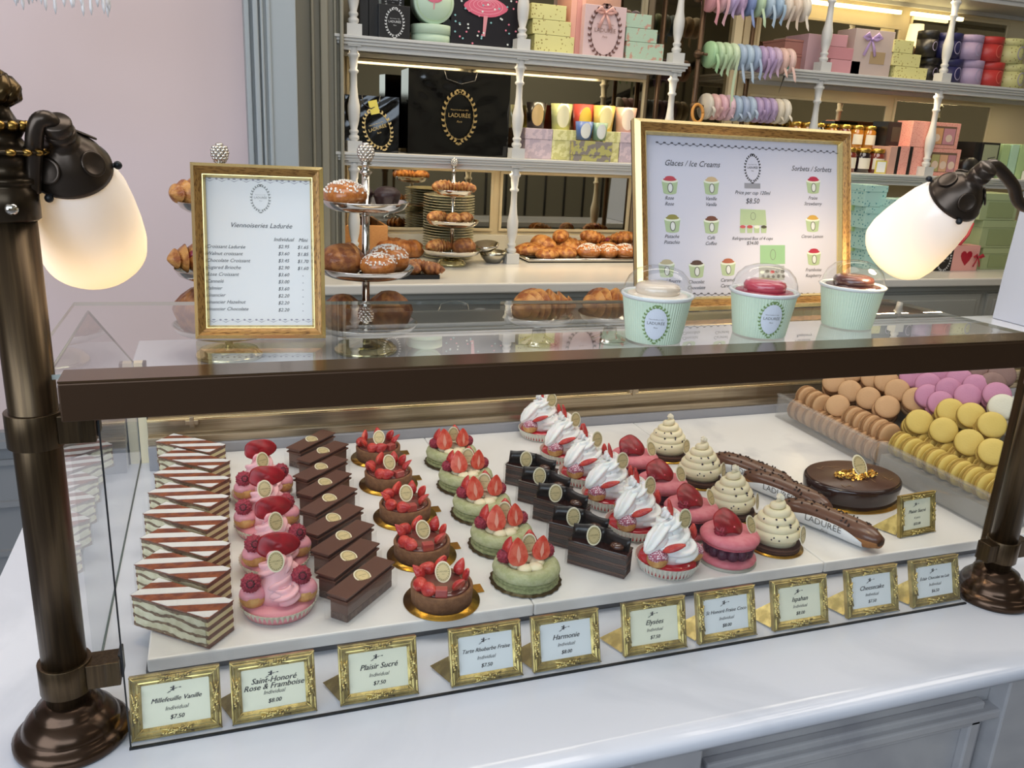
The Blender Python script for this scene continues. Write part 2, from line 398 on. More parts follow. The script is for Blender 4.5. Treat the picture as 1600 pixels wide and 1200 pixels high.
# stepped brass and steel rail at the rear
rr = MB()
rr.box(-.150, 2.2, 1.668, 1.70, .0, .050, None, 1)
rr.box(-.150, 2.2, 1.676, 1.72, .050, .066, None, 0)
rr.box(-.150, 2.2, 1.690, 1.73, .066, .098, None, 0)
rr.box(-.150, 2.2, 1.684, 1.694, .096, .101, None, 2)
rr.box(-.150, 2.2, 1.710, 1.74, .098, .128, None, 0)
rr.box(-.150, 2.2, 1.735, 1.775, .128, .149, None, 3)
kb(rr, 'rear_rail', [STEEL, mat('rail_stone', '9a9aa0', .25), mat('bright_brass_strip', 'e0c99a', .2, .9), mat('dark_rail', '6b6254', .4, .6)], bevel=.001)
cp = MB().box(-.168, -.152, 1.715, 1.735, 0, .21); cp.box(-.152, -.146, 1.712, 1.735, 0, .21, None, 1)
kb(cp, 'corner_post', [mat('cream_post', 'f0e3c2', .4), BLACKM])
for px, py in ((300, 655), (985, 607)):
    q = PY(px, py, 1.70); h = MB().box(q.x-.012, q.x+.012, 1.68, 1.705, q.z-.006, q.z+.004); h.box(q.x-.004, q.x+.004, 1.678, 1.684, q.z-.012, q.z+.012)
    kb(h, 'door_catch', STEEL, bevel=.001)
# flat bronze upright beside the right post, back and right end of case base
fb = MB(); a = PZ(1529, 884, .012)
fb.box(a.x, a.x+.017, a.y-.004, a.y+.008, .0005, .392)
kb(fb, 'bronze_upright', BRONZE, bevel=.001)
# black plinth under the marble slabs
kb(MB().box(-.112, 2.3, .985, 1.66, .0006, .0115), 'plinth', mat('black_plinth', '2f3033', .35), bevel=.001)
# three marble slabs inside
sx = [-.109, PZ(835, 945, ZT).x, PZ(1290, 880, ZT).x, 2.3]
for i, (lab) in enumerate(('white marble slab carrying the millefeuilles, chocolate bars and tarts', 'white marble slab under the opera cakes and cream cakes', 'white marble slab under eclairs, chocolate cake and macaron trays')):
    o = MB().box(sx[i]+(.0008 if i else 0), sx[i+1], .978, 1.667, .0118, ZT).build('marble_slab', SLAB, bevel=.0025)
    tag(o, lab, 'slab', 'marble slabs in the case')
# staff side ledge behind the case
tag(MB().box(-.284*U, 2.9, 1.785, 2.14, ZW-.03, ZW).build('staff_ledge', MARBLE, bevel=.003), 'white marble ledge behind the case carrying the silver stands', 'ledge')
tag(MB().box(-.17, 2.9, 1.80, 2.12, FLOOR, ZW-.031).build('ledge_cabinet', mat('cabinet_paint', '9aa0a3', .5)), 'grey cabinet under the staff ledge behind the case', 'cabinet')

# ================================================================== LAMP POSTS
def post(name, x, y, r, top, label, finial):
    e = empty(name, (x, y, 0), label=label, cat='post', group=None)
    base = MB().lathe([(.058,0),(.060,.004),(.060,.010),(.055,.016),(.050,.018),(.050,.022),(.046,.030),(.038,.038),(.034,.040),(.034,.045),(r+.003,.050),(r,.052)], 40)
    base.build('base', mat('base_bronze', '4b3a2e', .22, .85), e)
    MB().lathe([(r,.05),(r,top)], 40).build('pole', BRONZE, e)
    for z in (.083, .372):
        c = MB().lathe([(r+.0005,z-.018),(r+.0045,z-.018),(r+.0045,z+.018),(r+.0005,z+.018)], 40)
        c.build('clamp', BRONZE, e, bevel=.0005)
    return e
r1 = .0225
lx, ly = -.268*U, 1.318*U
ztop = PY(20, 345, ly).z
pL = post('bronze_lamp_post', lx, ly, r1, ztop, 'thick dark bronze post with flame finial at the left end of the case', True)
for z in (.083, .372):                            # square glass clips on the left post
    c = MB().box(.022, .056, -.016, .012, z-.015, z+.015); c.box(.054, .058, -.006, .016, z-.012, z+.018, None, 1)
    c.build('glass_clip', [BRONZE, BLACKM], pL, bevel=.001)
col = MB(); Z = lambda py: PY(20, py, ly).z
col.lathe([(r1,Z(345)),(r1+.004,Z(340)),(r1+.004,Z(298)),(r1+.001,Z(292)),(r1+.001,Z(288)),(r1+.0035,Z(286)),(r1+.0035,Z(278)),(r1,Z(276)),(r1-.002,Z(262)),(r1,Z(243)),(.034,Z(240)),(.038,Z(236)),(.034,Z(232)),(r1,Z(228)),(.017,Z(215)),(.020,Z(206)),(.024,Z(200)),(.025,Z(194)),(.022,Z(188)),(.015,Z(186)),(.011,Z(172)),(.010,Z(165)),(.013,Z(161)),(.010,Z(158))], 40)
col.build('collar', mat('collar_bronze', '3e3428', .3, .85), pL)
rb = MB()
for i in range(16):
    a = 2*PI*i/16; rb.ball((.0345*math.cos(a), .0345*math.sin(a), Z(236)), (.005,.005,.0035), 8, 6); 
for i in range(14):
    a = 2*PI*i/14; rb.ball((.0225*math.cos(a), .0225*math.sin(a), Z(196)), (.0052,.0052,.005), 8, 6)
rb.build('gilt_beading', BRASS_OLD, pL)
fl = MB()
for i in range(9):
    a = 2*PI*i/9; tw = [(.008,Z(160)),(.0155,Z(150)),(.0165,Z(138)),(.011,Z(124)),(.012,Z(112)-.002*(i%3))]
    fl.tube([(rr_*math.cos(a+k*.28), rr_*math.sin(a+k*.28), zz) for k, (rr_, zz) in enumerate(tw)], [.0055,.007,.0065,.005,.0015], 8)
fl.ball((0,0,(Z(160)+Z(130))/2), (.013,.013,.014)); fl.tube([(0,0,Z(135)),(.003,0,Z(115)),(-.002,0,Z(100))], [.009,.007,.001], 8)
fl.build('flame_finial', mat('finial_bronze', '55442b', .25, .9), pL)
sc_ = MB(); d = Vector((.32,-.95,0)); sc_.lathe([(.0055,0),(.0055,.003),(.002,.0045)], 16, T(-.001+d.x*r1*1.15, d.y*r1*1.15, Z(322)) @ Vector((.2,-1,0)).to_track_quat('Z','Y').to_matrix().to_4x4())
sc_.build('screw', SILVER, pL)
rx, ry = 1.697*U, 1.275*U
pR = post('bronze_lamp_post', rx, ry, .0195, .78, 'dark bronze post standing at the right end of the price signs', False)
c = MB().box(-.040, -.018, -.012, .012, .068, .098); c.build('glass_clip', BRONZE, pR, bevel=.001); c = MB().box(.016, .045, -.010, .014, .068, .098)
c.build('glass_clip', BRONZE, pR, bevel=.001)

# ------------------------------------------------------------------ the two lamps
mS = bpy.data.materials.new('opal_glass'); mS.use_nodes = True; nt = mS.node_tree; nt.nodes.clear()
o_ = nt.nodes.new('ShaderNodeOutputMaterial'); df = nt.nodes.new('ShaderNodeBsdfDiffuse'); df.inputs[0].default_value = (.86,.86,.88,1)
tl = nt.nodes.new('ShaderNodeBsdfTranslucent'); tl.inputs[0].default_value = (.95,.82,.62,1); mx = nt.nodes.new('ShaderNodeMixShader'); mx.inputs[0].default_value = .09
gl = nt.nodes.new('ShaderNodeBsdfGlossy'); gl.inputs['Roughness'].default_value = .12; m2 = nt.nodes.new('ShaderNodeMixShader'); m2.inputs[0].default_value = .04
nt.links.new(df.outputs[0], mx.inputs[1]); nt.links.new(tl.outputs[0], mx.inputs[2]); nt.links.new(mx.outputs[0], m2.inputs[1]); nt.links.new(gl.outputs[0], m2.inputs[2]); nt.links.new(m2.outputs[0], o_.inputs[0])
def lamp(head, tip, arm_pts, label, ks, power):
    ax = (tip-head); L = ax.length; q = ax.normalized().to_track_quat('Z','Y').to_matrix().to_4x4()
    e = empty('gooseneck_lamp', tuple(arm_pts[-1]), label=label, cat='lamp')
    inv = Matrix.Translation(-Vector(arm_pts[-1]))
    M = Matrix.Translation(head) @ q
    s = ks
    sh = MB(); prof = []
    for t, r in ((.12,.024),(.18,.032),(.27,.040),(.40,.047),(.55,.051),(.70,.0535),(.84,.0545),(.93,.0525),(.98,.047),(1.0,.038)):
        prof.append((r*s, t*L))
    sh.lathe(prof[:-1]+[(.0385*s, L*.975)], 48, M); sh.f = [f for f in sh.f if len(f) == 4]; sh.mi = sh.mi[:len(sh.f)]; sh.sm = sh.sm[:len(sh.f)]
    sub_build(sh, 'glass_shade', mS, e, inv)
    cap = MB().lathe([(.010*s,-.016*s),(.0135*s,-.014*s),(.0140*s,-.008*s),(.0115*s,-.003*s),(.0165*s,.002*s),(.025*s,.009*s),(.0315*s,.019*s),(.0350*s,.028*s),(.0375*s,.031*s),(.0380*s,.036*s),(.035*s,.038*s),(.028*s,.036*s)], 48, M)
    capo = sub_build(cap, 'lamp_cap', mat('lamp_bronze', '4a4038', .3, .8), e, inv)
    for k in range(4):
        a = k*PI/2+.5; mo = MB().lathe([(.0115*s,0),(.0125*s,.001),(.0115*s,.0022),(.0095*s,.0012),(.0001,.0018)], 24, M @ T(.0275*s*math.cos(a), .0275*s*math.sin(a), .0135*s) @ Vector((math.cos(a)*.75, math.sin(a)*.75, -.62)).to_track_quat('Z','Y').to_matrix().to_4x4())
        mo.build('cap_rosette', MATS['lamp_bronze'], capo)
    for k in range(3):
        a = k*2*PI/3+.9; b = MB().ball((0,0,0), .0042*s, 10, 8, M @ T(.042*s*math.cos(a), .042*s*math.sin(a), .034*s)); b.tube([(.034*s,0,0),(.042*s,0,0)], .0022*s, 8, M @ T(0,0,.034*s,0,0,a))
        b.build('thumb_screw', BLACKM, capo)
    n = 28; P = [Vector(p) for p in arm_pts]; pts = []
    for i in range(n+1):                      # Catmull-Rom through the arm points
        u = i/n*(len(P)-1); k = min(int(u), len(P)-2); t = u-k
        p0, p1, p2, p3 = P[max(k-1,0)], P[k], P[k+1], P[min(k+2,len(P)-1)]
        pts.append(.5*((2*p1)+(p2-p0)*t+(2*p0-5*p1+4*p2-p3)*t*t+(3*p1-p0-3*p2+p3)*t**3))
    sub_build(MB().tube(pts, .0078*s, 14), 'arm', MATS['lamp_bronze'], e, inv)
    sub_build(MB().lathe([(.0115*s,-.012),(.013*s,-.010),(.013*s,.004),(.0115*s,.006)], 24, Matrix.Translation(pts[1]) @ q), 'arm_joint', MATS['lamp_bronze'], e, inv)
    l = bpy.data.lights.new('bulb', 'POINT'); l.energy = power; l.color = (1.0, .74, .42); l.shadow_soft_size = .018
    lo = bpy.data.objects.new('bulb', l); COL.objects.link(lo); lo.location = head+ax*.84
    return e
hd = PY(98, 222, 1.33*U); tp = PY(152, 402, 1.50*U)
lamp(hd, tp, [hd+(hd-tp).normalized()*.012, PY(72,186,1.30*U), PY(56,200,1.30*U), PY(52,262,1.315*U), PY(50,300,1.318*U)], 'bronze lamp with glowing white glass shade on the thick left post', 1.0, 1.25)
hd = PY(1521, 283, 1.24*U); tp = PY(1394, 398, 1.40*U)
lamp(hd, tp, [hd+(hd-tp).normalized()*.012, PY(1552,258,1.235*U), PY(1582,288,1.24*U), PY(1600,322,1.25*U), Vector((rx-.01, ry, .74*U+.10))], 'bronze gooseneck lamp with glowing white shade above the ice cream cups', .98, 1.35)

# ================================================================== PASTRY PIECES
FOILC = mat('gold_foil_label', 'e2cf9c', .3, .35)
FOILR = mat('label_rim', 'efe6c8', .4)
FOILG = mat('label_print', '8a7f56', .5)
RASP = mat('raspberry', '8e2338', .38, c2='a93348', scale=300, bump=1, bscale=500, sss=.2)
BERRY = mat('strawberry_skin', 'b41f22', .22, c2='cc3a2c', scale=60, bump=.8, bscale=420, sss=.15, coat=.4)
BCUT = mat('strawberry_flesh', 'd2412f', .35, c2='e0705a', scale=70, sss=.2)
BCORE = mat('strawberry_core', 'e9a08c', .4)
PETAL = mat('rose_petal', '9c0a1c', .36, c2='7a0614', scale=60)
GLAZEP = mat('pink_glaze', 'e79aa6', .3, sss=.2)
CREAMP = mat('pink_cream', 'f3b9bf', .45, sss=.3)
CREAMW = mat('white_cream', 'f6f2ee', .5, sss=.3)
CREAMV = mat('vanilla_cream', 'ece0bd', .5, sss=.2)
CHOUX = mat('choux_pastry', 'c48a4c', .6, c2='dba968', scale=60, bump=1, bscale=200)
CHOC = mat('milk_chocolate', '5a3628', .42, c2='64402f', scale=30)
CHOCD = mat('dark_glaze', '2b1511', .12, spec=.6)
SPONGE = mat('chocolate_sponge', '5c3b2a', .8, c2='3c2015', scale=60, bump=1, bscale=150, wave=2.5)
SHARD = mat('black_chocolate', '17100f', .3)
TARTM = mat('cocoa_tart_crust', '7d5334', .7, c2='8b603e', scale=120, bump=.8, bscale=300)
GANACHE = mat('ganache', '6e3a30', .18, coat=.5)
BOARD = mat('gold_board', 'c99a3c', .25, 1, bump=.4, bscale=60)
GREEN = mat('pistachio_shell', 'a7ab7c', .7, c2='b7ba90', scale=90, bump=1, bscale=300)
GREENF = mat('pistachio_foot', '8f9465', .9, c2='a4a878', scale=200, bump=1, bscale=400)
PAPERC = mat('paper_case', 'cbc6b4', .5)
DOILY = mat('bronze_doily', '6d5a35', .4, .5)
ROSE = mat('rose_macaron', 'd3707c', .55, c2='d97f88', scale=80)
ROSEF = mat('rose_macaron_foot', 'c55f6b', .85, bump=1, bscale=400)
PURPLE = mat('raspberry_filling', '4a1a34', .4, bump=1, bscale=200)
SUGARP = dots_mat('pink_sugar', 'a8566c', 'f0dfe6', 420, .42, .6)
GLAZER = mat('red_glaze', 'c01b2a', .12, coat=.8)
CANDR = mat('rhubarb_cube', 'a9453f', .2, coat=.6, sss=.2)

def foil(parent, loc, tilt=1.15, rz=0.0, w=.021, ins=None):
    M = T(*loc) @ Euler((tilt, 0, rz)).to_matrix().to_4x4()
    mb = MB(); h = w*1.3
    mb.prism(ellipse_pts(w, h, 24), -.0004, .0003, M, 0)
    disc(mb, 0, 0, w*.86, h*.86, .0005, 1, M, 24)
    ring(mb, 0, 0, w*.82, h*.83, w*.02, .0007, 2, M, 24)
    for i in range(20):
        a = 2*PI*i/20; disc(mb, w*.345*math.cos(a), h*.355*math.sin(a), w*.075, w*.05, .0007, 2, M, 6)
    write(mb, 'LADURÉE', w*.13, 0, -w*.02, .0008, 0, 'CENTER', 2, M); write(mb, 'Paris', w*.09, 0, -w*.17, .0008, .3, 'CENTER', 2, M)
    return mb.build('gold_label', [FOILR, FOILC, FOILG], parent)
def papercase(parent, r, h, name='paper_case', m_=None, n=44, dark=None):
    def wv(rr, z, a, k): return rr+(.0012 if k in (1,2) else .0)*math.sin(a*n), z
    return MB().lathe([(r*.80,0),(r*.84,.0005),(r,h),(r*.985,h),(r*.8,.0012),(.0001,.0012)], n*4, None, 0, False, wv).build(name, m_ or PAPERC, parent)
def raspberry(parent, x, y, z, r=.0115, rx=0, ry=0):
    def fn(d):
        ph = math.asin(max(-1,min(1,d.z))); a = math.atan2(d.y, d.x); k = round((ph+PI/2)/(PI/7))
        return 1+.11*math.cos(a*10+(k % 2)*PI)*max(0,math.cos(ph))**.5*1+.05*math.cos(ph*14)
    M = T(x, y, z, rx, ry)
    mb = MB().ball((0,0,0), (r,r,r*.98), 40, 20, M, 0, fn)
    mb.lathe([(r*.45,r*.93),(r*.30,r*.97),(r*.24,r*.5),(.0001,r*.35)], 16, M, 1)
    return mb.build('raspberry', [RASP, mat('raspberry_hollow', '3c0c16', .6)], parent)
def berry_half(parent, x, y, z, L=.032, W=.013, rx=0, ry=0, rz=0, name='strawberry_half', face=True):
    # long axis z, tip up; cut face towards -y
    M = T(x, y, z) @ Euler((rx, ry, rz)).to_matrix().to_4x4(); mb = MB(); n = 20
    prof = [(0.0001,0),(.55,.04),(.85,.14),(1,.32),(.92,.5),(.72,.68),(.45,.84),(.2,.95),(.0001,1)]
    vs = []; fs = []
    for r, t in prof:
        for i in range(n):
            a = 2*PI*i/n; yy = math.sin(a)*W*r
            vs.append((math.cos(a)*W*r, yy if (yy > 0 or not face) else yy*.08, (t-.3)*L))
    for k in range(len(prof)-1):
        for i in range(n):
            j = (i+1) % n; fs.append((k*n+i, k*n+j, (k+1)*n+j, (k+1)*n+i))
    mb.add(vs, fs, M, 0)
    if face:
        for idx, f in enumerate(mb.f):
            i = f[0] % n
            if i >= n/2: mb.mi[idx] = 1; mb.sm[idx] = False
        mb.add([(x_*W*.22, -W*.09-.0002, (z_-.02)*L*.9) for x_, z_ in ((0,-.2),(1,.05),(.5,.35),(0,.5),(-.5,.35),(-1,.05))], [(0,1,2,3,4,5)], M, 2, False)
    return mb.build(name, [BERRY, BCUT, BCORE], parent)
def wedge(parent, x, y, z, L=.026, W=.008, rx=0, ry=0, rz=0, name='strawberry_slice'):
    M = T(x, y, z) @ Euler((rx, ry, rz)).to_matrix().to_4x4(); mb = MB()
    N = 9; c = [(0, .0, (k/(N-1)-.5)*L) for k in range(N)]; r = [W*max(.06, math.sin(PI*(k+.5)/N)**.6)*(1-.35*k/N) for k in range(N)]
    mb.tube(c, r, 10, M, 0, True, .55)
    for i, f in enumerate(mb.f):
        if f[0] % 10 < 4: mb.mi[i] = 1
    return mb.build(name, [BERRY, BCUT], parent)
def petal(parent, x, y, z, W=.034, H=.030, rx=1.3, ry=0, rz=0, curl=.35, seed=0):      # cupped petal, outer side towards +z
    M = T(x, y, z) @ Euler((rx, ry, rz)).to_matrix().to_4x4() @ T(0, H*.5, 0); nr = 9; na = 36; rd = random.Random(seed); ph = rd.uniform(0, 6)
    vs = [(0,0,0)]; fs = []
    for k in range(1, nr+1):
        for i in range(na):
            a = 2*PI*i/na; e_ = 1+.05*math.sin(3*a+ph)+.03*math.sin(5*a+ph*2)-.10*max(0, math.cos(a+PI/2))**6; r = k/nr*e_
            u, v = r*math.cos(a), r*math.sin(a); vs.append((u*W/2, v*H/2, -curl*W*.5*(u*u*.8+v*v*.5)+.0012*math.sin(4*u+3*v+ph)))
    for i in range(na): fs.append((0, 1+i, 1+(i+1) % na))
    for k in range(nr-1):
        for i in range(na): j = (i+1) % na; fs.append((1+k*na+i, 1+(k+1)*na+i, 1+(k+1)*na+j, 1+k*na+j))
    o = MB().add(vs, fs, M, 0).build('rose_petal', PETAL, parent); s = o.modifiers.new('thick', 'SOLIDIFY'); s.thickness = .0006; return o
def swirl(mb, x, y, z, r, h, fl=7, tw=2.2, mat_=0, tip=.08, depth=.16, lean=(0,0), n=56, m_=16):
    vs = []; fs = []
    for k in range(m_+1):
        t = k/m_; rr = r*((1-t)**.8*(1-tip)+tip)*(1+.12*math.sin(t*PI*3)) if t < 1 else r*.02
        for i in range(n):
            a = 2*PI*i/n; q = rr*(1+depth*math.cos(fl*a+tw*t*2*PI))
            vs.append((x+lean[0]*t+q*math.cos(a), y+lean[1]*t+q*math.sin(a), z+h*t))
    for k in range(m_):
        for i in range(n): j = (i+1) % n; fs.append((k*n+i, k*n+j, (k+1)*n+j, (k+1)*n+i))
    fs.append(tuple(reversed(range(n))))
    mb.add(vs, fs, None, mat_)
def rope(mb, pts, rad, fl=6, tw=9.0, depth=.22, n=36, mat_=0):       # star tipped piping along a path
    pts = [Vector(p) for p in pts]; N = len(pts); vs = []; fs = []; prev = Vector((.1,.2,1))
    for k, p in enumerate(pts):
        t = (pts[min(k+1,N-1)]-pts[max(k-1,0)]).normalized(); u = (prev-t*prev.dot(t)).normalized(); w_ = t.cross(u); prev = u
        for i in range(n):
            a = 2*PI*i/n; q = rad[k]*(1+depth*math.cos(fl*a+tw*k/N)); vs.append(p+u*math.cos(a)*q+w_*math.sin(a)*q)
    for k in range(N-1):
        for i in range(n): j = (i+1) % n; fs.append((k*n+i, k*n+j, (k+1)*n+j, (k+1)*n+i))
    fs.append(tuple(reversed(range(n)))); fs.append(tuple(range((N-1)*n, N*n)))
    mb.add(vs, fs, None, mat_)
def coil(mb, cx, cy, z0, z1, R0, R1, r0, r1, turns, a0, N=72, lean=(0,0), **k):
    pts = []; rad = []
    for i in range(N+1):
        t = i/N; a = a0+turns*2*PI*t; R_ = R0+(R1-R0)*t**.8
        pts.append((cx+lean[0]*t+R_*math.cos(a), cy+lean[1]*t+R_*math.sin(a), z0+(z1-z0)*t)); rad.append((r0+(r1-r0)*t)*(1 if i < N-5 else (N-i+.15)/5.2)*(1 if i > 3 else (i+1)/4.5))
    rope(mb, pts, rad, **k)
def rosette_lobe(mb, p0, p1, r, fl=6, mat_=0, depth=.2):        # piped shell lying between two points
    p0 = Vector(p0); p1 = Vector(p1); ax = p1-p0; L = ax.length
    M = Matrix.Translation(p0) @ ax.to_track_quat('Z','Y').to_matrix().to_4x4(); n = 48; m_ = 14; vs = []; fs = []
    for k in range(m_+1):
        t = k/m_; rr = r*math.sin(PI*min(.98, t*.82+.16))**.8
        for i in range(n):
            a = 2*PI*i/n; q = rr*(1+depth*math.cos(fl*a+t*3.6)); vs.append((q*math.cos(a), q*math.sin(a), t*L))
    for k in range(m_):
        for i in range(n): j = (i+1) % n; fs.append((k*n+i, k*n+j, (k+1)*n+j, (k+1)*n+i))
    mb.add(vs, fs, M, mat_)

def place_row(proto, spots, labels, group):
    out = []
    for i, (x, y, rz) in enumerate(spots):
        o = proto if i == 0 else copy_tree(proto)
        o.location = (x, y, ZT+.0004); o.rotation_euler = (0, 0, rz); tag(o, labels[i], group=group); out.append(o)
    return out
def nth(n, i):     # i = 0 nearest
    return 'nearest the front glass' if i == 0 else ('farthest back in its row' if i == n-1 else ORD[i]+' from the front glass in its row')

# ------------------------------------------------------------------ millefeuilles
CUSTARD = mat('custard_layer', 'ead9a0', .5); PUFF = mat('puff_layers', '8a5130', .8, c2='6b3718', scale=90, bump=1, bscale=300, stretch=(1,1,6))
PUFFT = mat('caramel_puff', '8f4a20', .4, c2='6f3012', scale=70, bump=.6, bscale=200); SUGAR = mat('icing_sugar', 'f4f3f1', .8, bump=1, bscale=900)
SIDEF = mat('millefeuille_side', 'efe7c6', .55, c2='d9cfa8', scale=60)
STREAK = mat('pressed_pastry_streak', '8d7252', .8, c2='6f5338', scale=120)
mp_ = empty('millefeuille', label='x', cat='pastry')
Lm, Wm, Hm = .124, .048, .044
b = MB()
for k in range(7):
    z0 = Hm*k/7; z1 = Hm*(k+1)/7
    thin = k % 2 == 0
    z0 += 0 if thin else -.0012; z1 += 0 if thin else .0012
    b.box(.0006*(k%2), Lm-.0006*(k%2), .0006*(k%2), Wm-.0006*(k%2), max(0,z0), min(Hm-.001,z1), None, 0 if thin else 1)
b.build('custard_and_pastry_layers', [PUFF, CUSTARD], mp_, bevel=.0008)
MB().add([(.004,-.0004,.003),(Lm-.004,-.0004,.003),(Lm-.004,-.0004,Hm-.004),(.004,-.0004,Hm-.004)], [(0,1,2,3)], None, 0, False).build('cream_coated_side', SIDEF, mp_)
MB().box(-.0008, Lm+.0008, -.0008, Wm+.0008, Hm-.001, Hm+.0008).build('caramel_top', PUFFT, mp_, bevel=.0006)
st = MB()
def clipx(p, x_, sgn):
    out = []
    for i in range(len(p)):
        a, b_ = p[i], p[(i+1)%len(p)]; ia = (a[0]-x_)*sgn >= 0; ib_ = (b_[0]-x_)*sgn >= 0
        if ia: out.append(a)
        if ia != ib_: t = (x_-a[0])/(b_[0]-a[0]); out.append((x_, a[1]+(b_[1]-a[1])*t))
    return out
for q in (-.080, -.024, .034, .092):               # diagonal stripes of icing sugar
    p = [(q, 0), (q+.026, 0), (q+.102, Wm), (q+.076, Wm)]
    p = clipx(clipx(p, 0, 1), Lm, -1)
    if len(p) > 2: st.prism(p, Hm+.0008, Hm+.0014)
st.build('icing_sugar_stripes', SUGAR, mp_)
rd = random.Random(21)
for zc in (.0035, .0165, .0295, .0405):          # pressed pastry streaks on the long face
    sk = []; xs = [.001+k*(Lm-.002)/26 for k in range(27)]
    up_ = [(x_, zc+.0022+.0018*math.sin(x_*90+zc*900)+rd.uniform(-.0012,.0012)) for x_ in xs]; dn = [(x_, zc-.0018+.0018*math.sin(x_*90+zc*900)+rd.uniform(-.0012,.0012)) for x_ in xs]
    mbk = MB()
    for k in range(26): mbk.add([(up_[k][0],-.0007,min(Hm-.001,up_[k][1])),(dn[k][0],-.0007,max(.0005,dn[k][1])),(dn[k+1][0],-.0007,max(.0005,dn[k+1][1])),(up_[k+1][0],-.0007,min(Hm-.001,up_[k+1][1]))], [(0,1,2,3)], None, 0, False)
    mbk.build('pastry_streak', STREAK, mp_)
fm = MB()
for a, c, d, e in ((-.0015,Lm+.0015,-.0015,-.0015),(Lm+.0015,Lm+.0015,-.0015,Wm+.0015),(-.0015,-.0015,-.0015,Wm+.0015)): fm.quad((a,d,0),(c,e,0),(c,e,Hm+.002),(a,d,Hm+.002))
fm.build('clear_film', SHEATH, mp_)
ang = -math.radians(40.7)
ys = [1.636,1.556,1.475,1.394,1.314,1.229,1.149,1.066]
n = 8
place_row(mp_, [(-.130+(.006 if i in (5,6) else 0)-.002*(i%2), ys[7-i]-.004, ang+.02*math.sin(i*2)) for i in range(n)],
    ['iced vanilla millefeuille with sugar stripes, '+nth(n, i) for i in range(n)], 'millefeuilles at the left of the case')

# ------------------------------------------------------------------ pink Saint-Honoré cakes
def choux(parent, x, y, z, r=.018, top=GLAZEP, name='choux_bun'):
    mb = MB().ball((x,y,z), (r,r,r*.9), 24, 14, None, 0)
    mb.ball((x,y,z+r*.14), (r*.985,r*.985,r*.86), 24, 14, None, 1, lambda d: 1.03 if d.z > -.05+.12*math.sin(3*math.atan2(d.y,d.x)) else .90)
    return mb.build(name, [CHOUX, top], parent)
sh = empty('pink_saint_honore', label='x', cat='cake')
papercase(sh, .052, .017)
MB().lathe([(.046,.002),(.049,.012),(.044,.019),(.0001,.021)], 40).build('pastry_base', mat('glazed_pink_base', 'dd8f98', .35), sh)
for a, r_ in ((200, .036), (-22, .036), (95, .034)):
    choux(sh, r_*math.cos(math.radians(a)), r_*math.sin(math.radians(a)), .031)
cr = MB(); cr.lathe([(.030,.02),(.030,.034),(.016,.07),(.0001,.082)], 24)
coil(cr, 0, .004, .034, .088, .022, .002, .0165, .0085, 2.1, -2.4, tw=14)
coil(cr, .012, -.022, .030, .046, .011, .001, .0125, .008, 1.3, 2.2, tw=8, N=40)
cr.build('whipped_cream', CREAMP, sh)
raspberry(sh, -.036, -.018, .054, .0125, 1.15, -.2); raspberry(sh, .030, -.016, .056, .0125, 1.15, .15)
petal(sh, .002, -.004, .078, .058, .036, 1.2, 0, .05, .22, 3)
foil(sh, (-.003, -.020, .083), 1.25, .1, .0225)
c = [PZ(436,950,ZT), PZ(430,884,ZT), PZ(418,829,ZT), PZ(410,781,ZT)]
pk = place_row(sh, [(q.x, q.y, .0+.25*(i%2)) for i, q in enumerate(c)],
    ['pink raspberry cream cake with petal, '+nth(4, i) for i in range(4)], 'pink cream cakes between millefeuilles and chocolate bars')

# ------------------------------------------------------------------ chocolate bars
pb = empty('chocolate_bar_cake', label='x', cat='cake')
b = MB().box(.003, .113, .003, .031, 0, .011, None, 1); b.box(.003, .113, .003, .031, .011, .030, None, 0)
b.build('layered_praline_body', [CHOC, mat('praline_base', '4b3027', .8, c2='6c5242', scale=150, bump=1, bscale=300)], pb, bevel=.0012)
MB().box(.0, .115, .0, .034, .0302, .033).build('lower_chocolate_sheet', CHOC, pb, bevel=.0006)
b = MB().box(.002, .113, .004, .030, .033, .038); b.box(-.001, .116, .0, .034, .038, .0405)
b.build('top_chocolate_sheet', mat('milk_chocolate_top', '5e3b2e', .36), pb, bevel=.0006)
foil(pb, (.058, .017, .0412), .12, -.55, .0235)
fl_ = MB(); fl_.quad((-.003,-.003,0),(.118,-.003,0),(.118,-.003,.03),(-.003,-.003,.03)); fl_.quad((-.003,-.003,0),(-.003,.037,0),(-.003,.037,.03),(-.003,-.003,.03)); fl_.build('clear_film', SHEATH, pb)
tp_ = [(566,899),(545,869),(537,837),(521,809),(515,778),(508,753),(502,729),(505,704),(487,686)]
sp = []
for i, t in enumerate(tp_):
    q = PZ(t[0], t[1], ZT+.042); a = math.radians(46+2*math.sin(i*1.7)); off = Vector((.058*math.cos(a)-.017*math.sin(a), .058*math.sin(a)+.017*math.cos(a)))
    sp.append((q.x-off.x, q.y-off.y, a))
place_row(pb, sp, ['milk chocolate layered bar with gold label, '+nth(9, i) for i in range(9)], 'milk chocolate bars')

